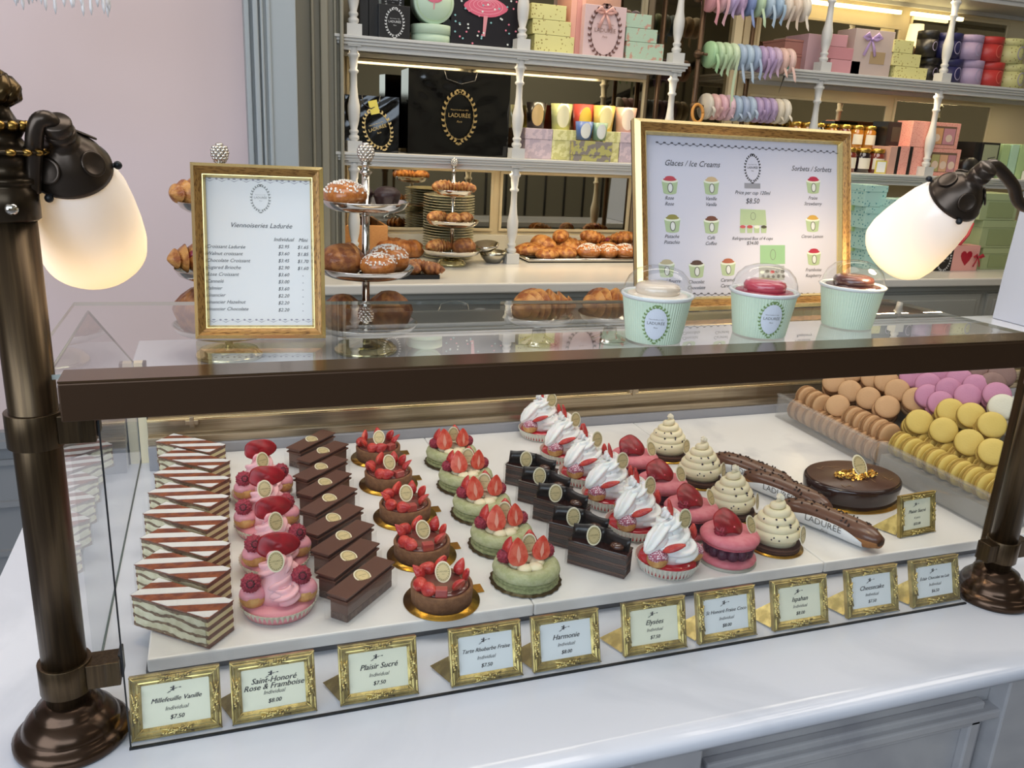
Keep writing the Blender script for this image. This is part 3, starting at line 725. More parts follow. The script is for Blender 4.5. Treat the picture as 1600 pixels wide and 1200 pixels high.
# ------------------------------------------------------------------ rhubarb and strawberry tarts
def tart(v):
    t = empty('strawberry_tart', label='x', cat='tart')
    pr = MB().lathe([(.0001,0),(.055,0),(.055,.0016),(.0001,.0018)], 48); pr.box(.045, .066, .006, .028, .0002, .0012); pr.build('gold_board', BOARD, t)
    MB().lathe([(.040,.002),(.0435,.003),(.0445,.026),(.0435,.028),(.0395,.0275),(.039,.022),(.0001,.022)], 56, None, 0, True, lambda r,z,a,k: (r*(1+.006*math.sin(9*a)), z)).build('tart_crust', TARTM, t)
    MB().lathe([(.039,.026),(.037,.0285),(.030,.030),(.0001,.031)], 40).build('chocolate_disc', GANACHE, t)
    rd = random.Random(v)
    items = [(215,'b'),(255,'c'),(300,'s'),(350,'w'),(30,'s'),(75,'w'),(110,'b2'),(150,'s'),(185,'b2')]
    for a0, kd in items:
        a = math.radians(a0+v*13+rd.uniform(-7,7)); x, y = .034*math.cos(a), .034*math.sin(a)
        if kd == 'c': MB().box(-.0085,.0085,-.0065,.0065,-.006,.006, T(x, y, .0335, 0, 0, a+PI/2)).build('rhubarb_cube', CANDR, t, bevel=.0012)
        elif kd == 'w': wedge(t, x, y, .040, .026, .010, .5, .2, a)
        elif kd == 's': berry_half(t, x, y, .036, .026, .0095, .55, .15, a+PI/2, 'strawberry_half')
        else: berry_half(t, x, y, .034, .025, .0108, .25, 1.2+rd.uniform(-.2,.2), a+PI/2, 'strawberry', False)
    foil(t, (.002, .004, .043), .95, rd.uniform(-.3,.3), .0235)
    return t
for i, (px, py) in enumerate([(690,938),(659,868),(633,808),(607,757),(591,716)]):
    q = PZ(px, py, ZT); o = tart(i); o.location = (q.x, q.y, ZT+.0004); tag(o, 'chocolate tart ringed with strawberries and rhubarb, '+nth(5, i), group='strawberry tarts on gold boards')

# ------------------------------------------------------------------ pistachio macarons with strawberries
def shell_prof(R, h): return [(R*.93,0),(R*.985,h*.12),(R,h*.38),(R*.96,h*.66),(R*.86,h*.86),(R*.7,h*.97),(R*.45,h*.99)]
def big_macaron(v):
    t = empty('pistachio_macaron', label='x', cat='macaron')
    MB().lathe([(.0001,0),(.052,0),(.0545,.0015),(.0001,.002)], 88, None, 0, True, lambda r,z,a,k: (r*(1+(.02*math.cos(22*a) if k in (1,2) else 0)), z)).build('doily', DOILY, t)
    def rough(r, z, a, k): return r*(1+.010*math.sin(17*a+k)+.006*math.sin(41*a)), z+.0005*math.sin(23*a+k)
    b = MB().lathe([(.047,.002),(.0505,.005),(.049,.008),(.046,.0095),(.0485,.011),(.0495,.014),(.047,.016)], 72, None, 1, True, rough)
    b.lathe([(.047,.016),(.0505,.018),(.0515,.022),(.0495,.028),(.044,.032),(.036,.0325),(.028,.029),(.020,.024),(.0001,.023)], 72, None, 0)
    b.build('macaron_shells', [GREEN, GREENF], t)
    cr = MB(); 
    for k in range(6): cr.ball((.017*math.cos(k*1.05),.017*math.sin(k*1.05),.028), (.012,.012,.007), 12, 8)
    cr.build('cream', CREAMV, t)
    rd = random.Random(v*5+1)
    berry_half(t, -.016+rd.uniform(-.003,.003), -.012, .046, .043, .0165, -.30, rd.uniform(-.2,.1), rd.uniform(-.25,.2))
    berry_half(t, .023+rd.uniform(-.003,.003), -.004, .045, .038, .015, -.25, .15+rd.uniform(-.1,.2), rd.uniform(-.3,.5))
    berry_half(t, -.022, .012, .046, .038, .014, -.05, -.2, 1.5); berry_half(t, .012, .020, .047, .036, .013, .1, .1, 2.6)
    raspberry(t, -.033, .008, .040, .011); raspberry(t, .036, .010, .040, .011)
    foil(t, (.004, .004, .058), 1.35, rd.uniform(-.3,.2), .024)
    return t
for i, (px, py) in enumerate([(821,906),(783,851),(752,802),(727,759),(705,722)]):
    q = PZ(px, py, ZT); o = big_macaron(i); o.location = (q.x, q.y, ZT+.0004); tag(o, 'green pistachio macaron topped with strawberries, '+nth(5, i), group='pistachio macarons on doilies')

# ------------------------------------------------------------------ dark chocolate opera boxes
op = empty('dark_chocolate_cake', label='x', cat='cake')
b = MB()
for k in range(5): b.box(0, .0955, 0, .030, .0078*k, .0078*(k+1)-.0006, None, k % 2)
b.build('layered_sponge', [SPONGE, mat('dark_cream_layer', '2c1812', .7)], op, bevel=.0006)
MB().box(-.001, .0965, -.001, .031, .0385, .0415).build('glaze_top', CHOCD, op, bevel=.001)
def shard(x0, x1, y0, y1, h, cv, seed):
    rd = random.Random(seed); n = 8; vs = []
    for i in range(n+1):
        t = i/n; xx = x0+(x1-x0)*t; yy = y0+(y1-y0)*t+cv*math.sin(PI*t)
        vs += [(xx, yy, .041), (xx+.001, yy+.003, .041+h*(1-.10*abs(math.sin(PI*t*1.3+seed))))]
    s = MB().add(vs, [(2*i, 2*i+2, 2*i+3, 2*i+1) for i in range(n)], None, 0, True).build('chocolate_shard', SHARD, op)
    m_ = s.modifiers.new('t','SOLIDIFY'); m_.thickness = .001
shard(.002, .052, .008, .020, .027, .002, 1); shard(.046, .096, .024, .010, .024, -.003, 2); shard(.020, .060, .026, .027, .021, .001, 3)
foil(op, (.040, .003, .058), 1.35, .78, .0245)
gn = MB().ball((.076,.012,.046), (.012,.009,.006), 14, 10); gn.build('hazelnut_crumble', mat('hazelnut_glaze', '4e2c1c', .15, coat=.8), op)
ff = MB(); ff.quad((-.003,-.003,0),(.099,-.003,0),(.099,-.003,.042),(-.003,-.003,.042)); ff.quad((-.003,-.003,0),(-.003,.033,0),(-.003,.033,.042),(-.003,-.003,.042)); ff.build('clear_film', SHEATH, op)
A = -math.radians(46); sp = []
for i, t in enumerate([(928,837),(896,808),(868,771),(843,744),(822,718)]):
    q = PZ(t[0], t[1], ZT+.058); a = A+.04*math.sin(i*2); sp.append((q.x-(.040*math.cos(a)-.003*math.sin(a)), q.y-(.040*math.sin(a)+.003*math.cos(a)), a))
place_row(op, sp, ['dark chocolate layer cake with black shards, '+nth(5, i) for i in range(5)], 'dark chocolate layer cakes')

# ------------------------------------------------------------------ white Saint-Honoré
wh = empty('white_cream_cake', label='x', cat='cake')
pc = papercase(wh, .051, .020, m_=mat('white_paper_case', 'd6d2c6', .45))
MB().lathe([(.044,.003),(.047,.014),(.043,.021),(.0001,.022)], 40).build('red_glazed_base', GLAZER, wh)
for a in (215, -25, 90):
    choux(wh, .038*math.cos(math.radians(a)), .038*math.sin(math.radians(a)), .030, .0165, SUGARP, 'sugared_choux_bun')
cr = MB(); cr.lathe([(.034,.022),(.034,.036),(.018,.072),(.0001,.088)], 24)
coil(cr, 0, .004, .040, .098, .024, .002, .0185, .009, 2.2, -3.3, tw=16, fl=7)
coil(cr, .014, -.020, .034, .056, .014, .001, .0145, .009, 1.5, 2.6, tw=10, N=44, fl=7)
rope(cr, [(.0,.0,.075),(-.016,-.006,.068),(-.032,-.012,.056),(-.044,-.016,.046),(-.052,-.018,.042)], [.010,.014,.014,.010,.003], fl=7, tw=5)
cr.build('whipped_cream', CREAMW, wh)
wedge(wh, -.013, -.037, .054, .036, .0095, .5, 1.05, 0); wedge(wh, -.004, .002, .101, .034, .0085, .0, -.25, 0); wedge(wh, .036, -.008, .062, .034, .0085, .2, -.35, .4)
foil(wh, (.016, -.012, .088), 1.35, .15, .0245)
sp = [PZ(x_, y_, ZT) for x_, y_ in [(1041,886),(990,830),(950,786),(912,750),(880,716),(845,681)]]
place_row(wh, [(q.x, q.y, .12*math.sin(i*2.2)) for i, q in enumerate(sp)], ['white whipped cream cake with strawberry slices, '+nth(6, i) for i in range(6)], 'white cream cakes in paper cases')

# ------------------------------------------------------------------ rose macaron cakes
isp = empty('rose_macaron_cake', label='x', cat='cake')
MB().lathe([(.0001,0),(.045,0),(.047,.0015),(.0001,.002)], 60).build('paper_round', PAPERC, isp)
def rf(r, z, a, k): return r*(1+.010*math.sin(19*a+k)), z
MB().lathe([(.040,.002),(.0445,.005),(.046,.009),(.043,.013),(.034,.0145),(.0001,.0145)], 60, None, 0, True, rf).build('lower_shell', ROSE, isp)
fb_ = MB()
for k in range(13):
    a = 2*PI*k/13; fb_.ball((.032*math.cos(a), .032*math.sin(a), .024), (.010,.010,.011), 12, 8)
fb_.lathe([(.030,.013),(.031,.034)], 30); fb_.build('raspberry_filling', PURPLE, isp)
b = MB().lathe([(.038,.034),(.0445,.0355),(.0435,.0385)], 60, None, 1, True, rf); b.lathe([(.0435,.0385),(.047,.041),(.0475,.045),(.044,.050),(.035,.053),(.0001,.0545)], 60, None, 0)
b.build('upper_shell', [ROSE, ROSEF], isp)
petal(isp, -.007, -.026, .0585, .056, .050, .62, .12, .1, .35, 5)
raspberry(isp, -.024, -.008, .058, .010); MB().ball((.006,.016,.054), (.018,.012,.008), 16, 10).build('berry_heap', RASP, isp)
MB().ball((-.004,-.014,.0645), .0022, 10, 8).build('glucose_drop', mat('clear_drop', 'd83a50', .03, coat=1), isp)
foil(isp, (.029, -.012, .064), 1.1, .45, .0245)
sp = [PZ(x_, y_, ZT) for x_, y_ in [(1135,874),(1076,830),(1031,788),(988,746)]]
place_row(isp, [(q.x, q.y, .15*math.sin(i*1.9)) for i, q in enumerate(sp)], ['pink macaron cake with red petal on top, '+nth(4, i) for i in range(4)], 'rose macaron cakes')

# ------------------------------------------------------------------ cream beehives
hv = empty('beehive_cheesecake', label='x', cat='cake')
MB().lathe([(.0001,0),(.049,0),(.049,.0015),(.0001,.0017)], 48).build('gold_board', BOARD, hv)
MB().lathe([(.043,.0018),(.0435,.010),(.042,.013),(.0001,.013)], 48).build('sponge_base', SPONGE, hv)
pts = []; rad = []; N = 240; turns = 5.2
for k in range(N+1):
    t = k/N; a = t*turns*2*PI; R_ = .0345*(1-t**1.5)+.001; pts.append((R_*math.cos(a), R_*math.sin(a), .0215+.060*t)); rad.append(.0098-.0035*t)
cv = MB().tube(pts, rad, 12); cv.lathe([(.036,.013),(.036,.030),(.028,.050),(.012,.068),(.0001,.075)], 30); cv.build('piped_cream', CREAMV, hv)
bl = MB(); rd = random.Random(3)
for k in range(16):
    a = rd.uniform(0, 2*PI); t = rd.uniform(.08,.7); R_ = .0345*(1-t**1.5)+.0095; bl.ball((R_*math.cos(a), R_*math.sin(a), .022+.06*t), (.0016,.0016,.0016), 8, 6)
for a, t in ((-100,.22),(-60,.35),(-125,.45),(-85,.5)): R_ = .0345*(1-t**1.5)+.0092; a = math.radians(a); bl.ball((R_*math.cos(a), R_*math.sin(a), .022+.06*t), (.002,.002,.002), 8, 6)
bl.build('berry_specks', mat('blueberry_speck', '2c2030', .5), hv)
tpk = MB()
for k in range(7): a = k*.9; tpk.box(-.003,.003,-.0025,.0025,-.0025,.0025, T(.003*math.cos(a), .003*math.sin(a), .088+.0016*(k%3), a, a*2, a))
tpk.build('white_chocolate_crumbs', mat('white_choc', 'f2ead2', .5), hv)
foil(hv, (.027, -.036, .034), 1.4, .55, .0245)
sp = [PZ(x_, y_, ZT) for x_, y_ in [(1208,852),(1140,802),(1092,752),(1041,712)]]
place_row(hv, [(q.x, q.y, .2*math.sin(i*1.3)) for i, q in enumerate(sp)], ['cream coloured beehive shaped cheesecake, '+nth(4, i) for i in range(4)], 'beehive cheesecakes')

# ------------------------------------------------------------------ eclairs
ec = empty('chocolate_eclair', label='x', cat='eclair')
LE = .185; N = 24
c = [(LE*(k/N-.5), .010*(1-(2*k/N-1)**2), .019) for k in range(N+1)]
r_ = [.0235*max(.18, (1-abs(2*k/N-1)**5))**.5 for k in range(N+1)]
MB().tube(c, r_, 20, None, 0, True, .82).build('choux_body', mat('eclair_choux', 'a06a38', .6, bump=1, bscale=150), ec)
g = MB().tube([(x_, y_, z_+.0035) for x_, y_, z_ in c], [q*.985 for q in r_], 20, None, 0, True, .84); g.build('chocolate_glaze', mat('eclair_glaze', '63402f', .3, coat=.2), ec)
cb = MB(); rd = random.Random(9)
for k in range(46):
    t = rd.uniform(.06,.94); i = int(t*N); a = rd.gauss(0,.55); p = c[i]; q = r_[i]*.84
    cb.box(-.0017,.0017,-.0012,.0012,-.0012,.0012, T(p[0], p[1]+r_[i]*math.sin(a), .0228+q*math.cos(a), rd.random()*3, rd.random()*3, rd.random()*3))
cb.build('cocoa_nibs', mat('cocoa_nib', '2a160f', .5), ec)
pw = MB(); vs = []; fs = []; K = 20; J = 8
for k in range(K+1):
    t = .07+.80*k/K; i = int(t*N); x_ = LE*(t-.5); y_ = .010*(1-(2*t-1)**2); q = .0255*max(.3, (1-abs(2*t-1)**5))**.5
    top = 25-70*abs(2*(t-.48))**3
    for j in range(J+1):
        a = math.radians(-200+(200+top)*j/J); vs.append((x_, y_-q*math.cos(a)*1.0, max(.0008, .019+q*.80*math.sin(a))))
for k in range(K):
    for j in range(J): a = k*(J+1)+j; fs.append((a, a+J+1, a+J+2, a+1))
pw.add(vs, fs); po = pw.build('paper_wrapper', [mat('wrapper_paper', 'dfe1e4', .6)], ec); sm = po.modifiers.new('t','SOLIDIFY'); sm.thickness = .0004
lt = MB(); Ml = frame_of((-.004, .010-.0268, .0165), (1,0,0), (0,-.05,1)); write(lt, 'LADURÉE', .0165, 0, 0, 0, 0, 'CENTER', 0, Ml); write(lt, 'Paris', .007, .004, -.009, 0, .35, 'CENTER', 0, Ml)
lt.build('wrapper_lettering', INKG, ec)
sp = []
for (a0, a1), (b0, b1) in (((1222,788),(1377,850)), ((1160,742),(1300,800)), ((1112,714),(1243,766))):
    p = PZ(a0, a1, ZT+.02); q = PZ(b0, b1, ZT+.02); d = q-p; sp.append(((p.x+q.x)/2, (p.y+q.y)/2, math.atan2(d.y, d.x)))
place_row(ec, sp, ['long chocolate eclair in white printed paper, nearest the front glass', 'long chocolate eclair in white printed paper, middle of the three', 'long chocolate eclair in white printed paper, farthest from the front glass'], 'chocolate eclairs')

# ------------------------------------------------------------------ oval chocolate cake
q = PZ(1338, 782, ZT); ck = empty('chocolate_entremets', (q.x+.0, q.y+.02, ZT+.0004), 0, 'large glossy oval dark chocolate cake with gold flakes', 'cake')
MB().lathe([(.0001,0),(1.04,0),(1.04,.002),(.0001,.0022)], 64, None, 0, True, None, .098, .078).build('gold_board', BOARD, ck)
E_ = [(.93,.002),(.965,.006),(1.0,.034),(.992,.040),(.965,.0435),(.0001,.0445)]
MB().lathe(E_, 72, T(0,0,0), 0, True, None, .098, .078).build('glazed_cake', CHOCD, ck)
MB().lathe([(.955,.0436),(.93,.0450),(.0001,.0455)], 64, None, 0, True, None, .098, .078).build('cake_top', mat('cake_top_glaze', '4c2e20', .28), ck)
gf = MB(); rd = random.Random(4)
for k in range(230):
    a = rd.uniform(0,2*PI); t = rd.random()**.5; x_, y_ = .047*t*math.cos(a), .021*t*math.sin(a)-.006
    gf.box(-.0035,.0035,-.002,.002,-.0002,.0002, T(x_, y_, .047+.004*rd.random(), rd.uniform(-.9,.9), rd.uniform(-.9,.9), rd.random()*3))
gf.build('gold_flakes', GOLDF, ck)
gf = MB()
for k in range(14): gf.box(-.006,.006,-.0006,.0006,-.0002,.0003, T(rd.uniform(-.08,.08), rd.choice((-1,1))*rd.uniform(.03,.05), .0458, 0, 0, rd.random()*3))
gf.build('chocolate_shavings', mat('shaving', '8a6848', .4), ck)
foil(ck, (.010, -.002, .064), .95, .1, .034)

# ================================================================== SIGNS IN GILDED FRAMES
def frame_sides(mb, w_, h, b, d, mat_=0, ridges=2):           # four mitred sides around the origin (x centred, y from 0)
    o = [(-w_/2,0),(w_/2,0),(w_/2,h),(-w_/2,h)]; i_ = [(-w_/2+b,b),(w_/2-b,b),(w_/2-b,h-b),(-w_/2+b,h-b)]
    steps = [(0,0),(0,d*.7),(.12,d*.9),(.22,d*.75),(.34,d),(.50,d*1.02),(.62,d*.8),(.74,d*.86),(.90,d*.55),(1,d*.35),(1,0)]
    for k in range(4):
        a, c = Vector(o[k]), Vector(o[(k+1)%4]); a2, c2 = Vector(i_[k]), Vector(i_[(k+1)%4]); vs = []
        for t, z in steps:
            p = a.lerp(a2, t); q = c.lerp(c2, t); vs += [(p.x,p.y,z),(q.x,q.y,z)]
        mb.add(vs, [(2*j,2*j+1,2*j+3,2*j+2) for j in range(len(steps)-1)], None, mat_, False)
def cherub(mb, x, y, s, z, mat_=0):       # small flourish: a winged figure blowing a horn
    for cx, cy, w_, h in ((0,.32,.26,.26),(-.05,.05,.34,.36),(-.26,-.12,.42,.18),(-.55,-.32,.36,.12),(-.75,-.44,.3,.08),(.22,.04,.34,.10),(-.30,.22,.30,.16),(.45,.10,.40,.05),(.78,.12,.22,.12),(.92,.12,.12,.18),(-.02,-.18,.2,.14)):
        disc(mb, x+cx*s, y+cy*s, w_*s, h*s, z, mat_, None, 10)
def price_sign(x, y, z, rz, w_, h, title, sub, price, label, tilt=.31, warm=False, leg=True, ts=1.0):
    e = empty('price_sign', (x, y, z), rz, label, 'sign', 'gilt framed price signs')
    M = Matrix.Rotation(-tilt, 4, 'X') @ Matrix.Rotation(PI/2, 4, 'X')      # plane facing -y and leaning back
    def b2(mb, name, mats, par=None, **k):
        mb.v = [M @ q for q in mb.v]; return mb.build(name, mats, par or e, **k)
    b = w_*.125; f = MB(); frame_sides(f, w_, h, b, .005); f.box(-w_/2,w_/2,0,h,-.003,0)
    fo = b2(f, 'gilt_frame', GOLDFR)
    r = MB(); rd = random.Random(int(x*1000))
    for cx, cy, hz in ((0,b*.5,1),(0,h-b*.5,1),(-w_/2+b*.5,h/2,0),(w_/2-b*.5,h/2,0)):
        for k in range(-5,6):
            o_ = k*b*.20*(1.2 if hz else 1.15); q = b*.20*math.sin(k*1.8)
            p = (cx+o_, cy+q) if hz else (cx+q, cy+o_)
            r.ball((p[0],p[1],.0054), (b*.17,b*.17,.0021), 8, 5)
        for s_ in (1,-1):
            L = b*1.5; a_ = (cx-L, cy-s_*b*.35) if hz else (cx-s_*b*.35, cy-L); c_ = (cx+L, cy+s_*b*.35) if hz else (cx+s_*b*.35, cy+L)
            r.tube([(a_[0],a_[1],.0050),(cx,cy,.0058),(c_[0],c_[1],.0050)], b*.085, 6)
    for cx, cy in ((-w_/2,0),(w_/2,0),(-w_/2,h),(w_/2,h)):
        sx_ = 1 if cx < 0 else -1; sy_ = 1 if cy == 0 else -1; r.tube([(cx,cy,.0045),(cx+sx_*b,cy+sy_*b,.004)], .0009, 6)
    b2(r, 'frame_ornament', GOLDFR, fo)
    c = MB().box(-w_/2+b*.9, w_/2-b*.9, b*.9, h-b*.9, .0002, .0012); co = b2(c, 'card', mat('sign_card_warm', 'ecebd2', .5) if warm else mat('sign_card', 'e6eaea', .5))
    t = MB(); zz = .0016; H = h-2*b
    cherub(t, -.002, h-b-H*.17, w_*.085, zz)
    lines = title.split('|'); ty = b+H*(.60 if len(lines) == 1 else .69)
    for k, l in enumerate(lines):
        s_ = min(w_*.098, (w_-2*b)*.93/(len(l)*.45))*ts; L = letters(l, s_, .35)
        for dx in (0, s_*.035): write(t, l, s_, dx, ty-k*H*.155-s_*.3, zz, .35)
    write(t, sub, w_*.068, 0, b+H*.345, zz, .35); 
    for dx in (0, w_*.003): write(t, price, w_*.070, dx, b+H*.13, zz, .25)
    b2(t, 'lettering', INK, co)
    if leg:
        sn = math.sin(tilt)*h*.66+.005; l = MB().add([(-w_*.50,.006,.0015),(-w_*.66,.046,.0015),(-w_*.12,sn+.002,h*.60),(-w_*.06,sn,h*.60)], [(0,1,2,3)], None, 0, False)
        lo = l.build('easel_leg', GOLDFR, e); k = lo.modifiers.new('t','SOLIDIFY'); k.thickness = .0012
    return e
signs = [((-.119,-.0235),'Millefeuille Vanille','$7.50',1),((-.011,.084),'Saint-Honoré|Rose & Framboise','$8.00',1),((.112,.210),'Plaisir Sucré','$7.50',1),((.250,.350),'Tarte Rhubarbe Fraise','$7.50',0),
 ((.363,.460),'Harmonie','$8.00',0),((.497,.591),'Elysées','$7.50',1),((.612,.707),'St Honoré Fraise Coco','$8.00',0),((.736,.835),'Ispahan','$8.00',1),((.867,.968),'Cheesecake','$7.50',0),((.994,1.088),'Éclair Chocolat au Lait','$6.50',0)]
slab_ = ['Millefeuille Vanille','Saint-Honoré Rose & Framboise','Plaisir Sucré','Tarte Rhubarbe Fraise','Harmonie','Elysées','St Honoré Fraise Coco','Ispahan','Cheesecake','Éclair Chocolat au Lait']
for i, ((x0, x1), t, p, wm_) in enumerate(signs):
    price_sign((x0+x1)/2, .869, .0006, .012*math.sin(i*2.3), .0965, .0725, t, 'Individual', p, 'small gilt framed price sign reading '+slab_[i], warm=bool(wm_))
q0 = PZ(1396,838,ZT); q1 = PZ(1466,832,ZT)
price_sign((q0.x+q1.x)/2, (q0.y+q1.y)/2, ZT+.0005, math.atan2(q1.y-q0.y, q1.x-q0.x)+.15, .086, .074, 'Plaisir Sucré', '4 pers', '$32.00', 'gilt framed price sign standing on the slab before the oval cake', tilt=.22, warm=True)

# ================================================================== LARGE FRAMES ON THE GLASS TOP
def solve_plane(n0, p0, px, py):
    d = ray(px, py); return EYE + d*((p0-EYE).dot(n0)/d.dot(n0))
class Panel:
    def __init__(s, bl, br, tilt, name, label, cat):
        s.bl = Vector(bl); ex = (Vector(br)-s.bl); s.w = ex.length; s.ex = ex.normalized(); back = Vector((0,0,1)).cross(s.ex)
        s.ey = Vector((0,0,1))*math.cos(tilt)+back*math.sin(tilt); s.n = s.ex.cross(s.ey)
        s.M = frame_of((0,0,0), s.ex, s.ey)
        s.e = empty(name, tuple(s.bl), 0, label, cat)
    def loc(s, px, py):
        p = solve_plane(s.n, s.bl, px, py)-s.bl; return p.dot(s.ex), p.dot(s.ey)
    def build(s, mb, name, mats, **k):
        mb.v = [s.M @ q for q in mb.v]; return mb.build(name, mats, s.e, **k)
OAKG = mat('gold_wood', 'a97f45', .35, .35, c2='6f4c26', scale=14, stretch=(6,60,60), mixr=(.5,.62)); OAKG2 = mat('gold_wood_v', 'a97f45', .35, .35, c2='6f4c26', scale=14, stretch=(60,60,6), mixr=(.5,.62))
GILT = mat('gilt_edge', 'e3cd8e', .22, .8)
def wood_frame(pn, w_, h, b, d):
    for side in range(4):
        mb = MB(); o = [(0,0),(w_,0),(w_,h),(0,h)]; i_ = [(b,b),(w_-b,b),(w_-b,h-b),(b,h-b)]
        st = [(0,0,1),(0,d*.55,1),(.28,d,1),(.34,d*.92,0),(.55,d*.80,0),(.80,d*.62,0),(.86,d*.62,1),(1,d*.25,1),(1,.001,1)]
        a, c, a2, c2 = Vector(o[side]), Vector(o[(side+1)%4]), Vector(i_[side]), Vector(i_[(side+1)%4])
        for (t0,z0,m0),(t1,z1,m1) in zip(st, st[1:]):
            p, q, r, s_ = a.lerp(a2,t0), c.lerp(c2,t0), c.lerp(c2,t1), a.lerp(a2,t1)
            mb.add([(p.x,p.y,z0),(q.x,q.y,z0),(r.x,r.y,z1),(s_.x,s_.y,z1)], [(0,1,2,3)], None, 1 if m1 else 0, False)
        pn.build(mb, 'frame_side', [OAKG if side % 2 == 0 else OAKG2, GILT])
# --- price list of the breakfast pastries
pn = Panel(PZ(307,529,ZG), PZ(509,528,ZG), .20, 'framed_price_list', 'upright gold framed pastry price list standing on the glass at the left', 'framed list')
hh = (pn.loc(305,254)[1]+pn.loc(502,264)[1])/2
wood_frame(pn, pn.w, hh, .0155, .014)
pn.build(MB().box(.001, pn.w-.001, .001, hh-.001, -.003, 0), 'backing', mat('frame_backing', '3c3026', .7))
pn.build(MB().box(.012, pn.w-.012, .012, hh-.012, .0002, .0008), 'paper', PAPER)
t = MB(); wv_ = .0012
def at(px, py): return pn.loc(px, py)
x, y = at(407, 310); emblem(t, x, y, .0225, .0009, 1, 1, None)
x, y = at(408, 356); write(t, 'Viennoiseries Ladurée', .0078, x, y, wv_, .35)
x, y = at(443, 377); write(t, 'Individual', .0060, x, y, wv_, .35); x, y = at(473, 378); write(t, 'Mini', .0060, x, y, wv_, .35)
rows = [('Croissant Ladurée','$2.95','$1.65'),('Walnut croissant','$3.60','$1.85'),('Chocolate Croissant','$3.45','$1.70'),('Sugared Brioche','$2.90','$1.60'),('Rose Croissant','$3.60','-'),('Cannelé','$3.00','-'),('Palmier','$3.60','-'),('Financier','$2.20','-'),('Financier Hazelnut','$2.20','-'),('Financier Chocolate','$2.20','-')]
for k, (a, b_, c_) in enumerate(rows):
    x, y = at(325, 386+k*10.85); write(t, a, .0058, x-.002, y-.001, wv_, .35, 'LEFT')
    x, y = at(443, 388+k*10.95); write(t, b_, .0056, x, y, wv_, .3)
    x, y = at(473, 389+k*10.95); write(t, c_, .0056, x, y, wv_, .3)
pn.build(t, 'lettering', [mat('soft_ink', '4c4c50', .6), mat('faint_ink', '9b9c98', .6)])
g = MB()
for yy in (at(400, 502)[1], hh-.0185):
    for k in range(9):
        cx = .020+(pn.w-.040)*k/8; g.add([(cx-.006,yy+.0016,.0011),(cx,yy-.0014,.0011),(cx+.006,yy+.0016,.0011),(cx,yy-.0006,.0011)], [(0,1,2,3)], None, 0, False); disc(g, cx, yy+.002, .004, .0016, .0011, 0, None, 8); disc(g, cx-.006, yy+.0018, .0028,.0022,.0011,0,None,8)
pn.build(g, 'garland_border', mat('border_ink', 'a7a3ad', .6))
# --- ice cream menu
pn = Panel(PZ(992,489,ZG), PZ(1322,477,ZG), .22, 'framed_ice_cream_menu', 'large gold wood framed ice cream menu standing on the glass top', 'framed menu')
hh = (pn.loc(1002,189)[1]+pn.loc(1336,206)[1])/2; W_ = pn.w
wood_frame(pn, W_, hh, .0215, .016)
pn.build(MB().box(.001, W_-.001, .001, hh-.001, -.004, 0), 'backing', MATS['frame_backing'])
pn.build(MB().box(.018, W_-.018, .018, hh-.018, .0002, .0008), 'paper', mat('menu_paper', 'cdcdda', .5))
SP = pn.w/330.0
t = MB()
x, y = at(1081, 257); write(t, 'Glaces / Ice Creams', .0122, x, y-.003, .0012, .35)
x, y = at(1267, 265); write(t, 'Sorbets / Sorbets', .0115, x, y-.003, .0012, .35)
x, y = at(1175, 302); write(t, 'Price per cup 120ml', .0082, x, y-.002, .0012, .35)
x, y = at(1175, 315); write(t, '$8.50', .0115, x, y-.003, .0012, .2)
x, y = at(1175, 373); write(t, 'Refrigerated Box of 4 cups', .0072, x, y-.002, .0012, .35)
x, y = at(1175, 380.5); write(t, '$34.00', .0080, x, y-.002, .0012, .2)
cupsm = [(1046,290,'Rose|Rose','b84a56'),(1111,291,'Vanille|Vanilla','c9b089'),(1270,290,'Fraise|Strawberry','b0304a'),(1050,350,'Pistache|Pistachio','8f8a4c'),(1111,352,'Café|Coffee','6a4034'),(1269,350,'Citron Lemon','c9a04c'),(1041,420,'Caramel Beurre|Salted','b5ab8c'),(1088,421,'Chocolat|Chocolate','3d2226'),(1137,418,'Caramel|Caramel','a1482a'),(1271,402,'Framboise|Raspberry','a83046')]
pcs = []
cupmats = [mat('printed_cup', 'a9bd95', .5), mat('printed_rim', 'dfe5d2', .5), mat('printed_medal', 'd8dcd8', .5)]
for i, (cx, cy, tx, colr) in enumerate(cupsm):
    x, y = at(cx, cy); s_ = .0135; gc = MB()
    gc.add([(x-s_*.84,y-s_*.80,.001),(x+s_*.84,y-s_*.80,.001),(x+s_*1.05,y+s_*.50,.001),(x-s_*1.05,y+s_*.50,.001)], [(0,1,2,3)], None, 0, False)
    disc(gc, x, y-s_*.80, s_*1.68, s_*.35, .00095, 0, None, 16); disc(gc, x, y+s_*.52, s_*2.15, s_*.5, .0011, 1, None, 20)
    ring(gc, x+s_*.05, y-s_*.25, s_*.75, s_*1.1, s_*.1, .00125, 3, None, 18); disc(gc, x+s_*.05, y-s_*.25, s_*.55, s_*.9, .0012, 2, None, 16)
    pcs.append(mat('printed_scoop_'+colr, colr, .5)); gc2 = 0; disc(gc, x, y+s_*.66, s_*1.75, s_*.36, .0013, 4+gc2, None, 18); disc(gc, x, y+s_*.8, s_*1.3, s_*.48, .0014, 4+gc2, None, 18)
    pn.build(gc, 'printed_cup', cupmats+[INKG, pcs[-1]])
    for k, l in enumerate(tx.split('|')):
        x2, y2 = at(cx-1, cy+20+k*9); write(t, l, .0078, x2, y2-.002, .0012, .35)
gb = MB(); s_ = SP
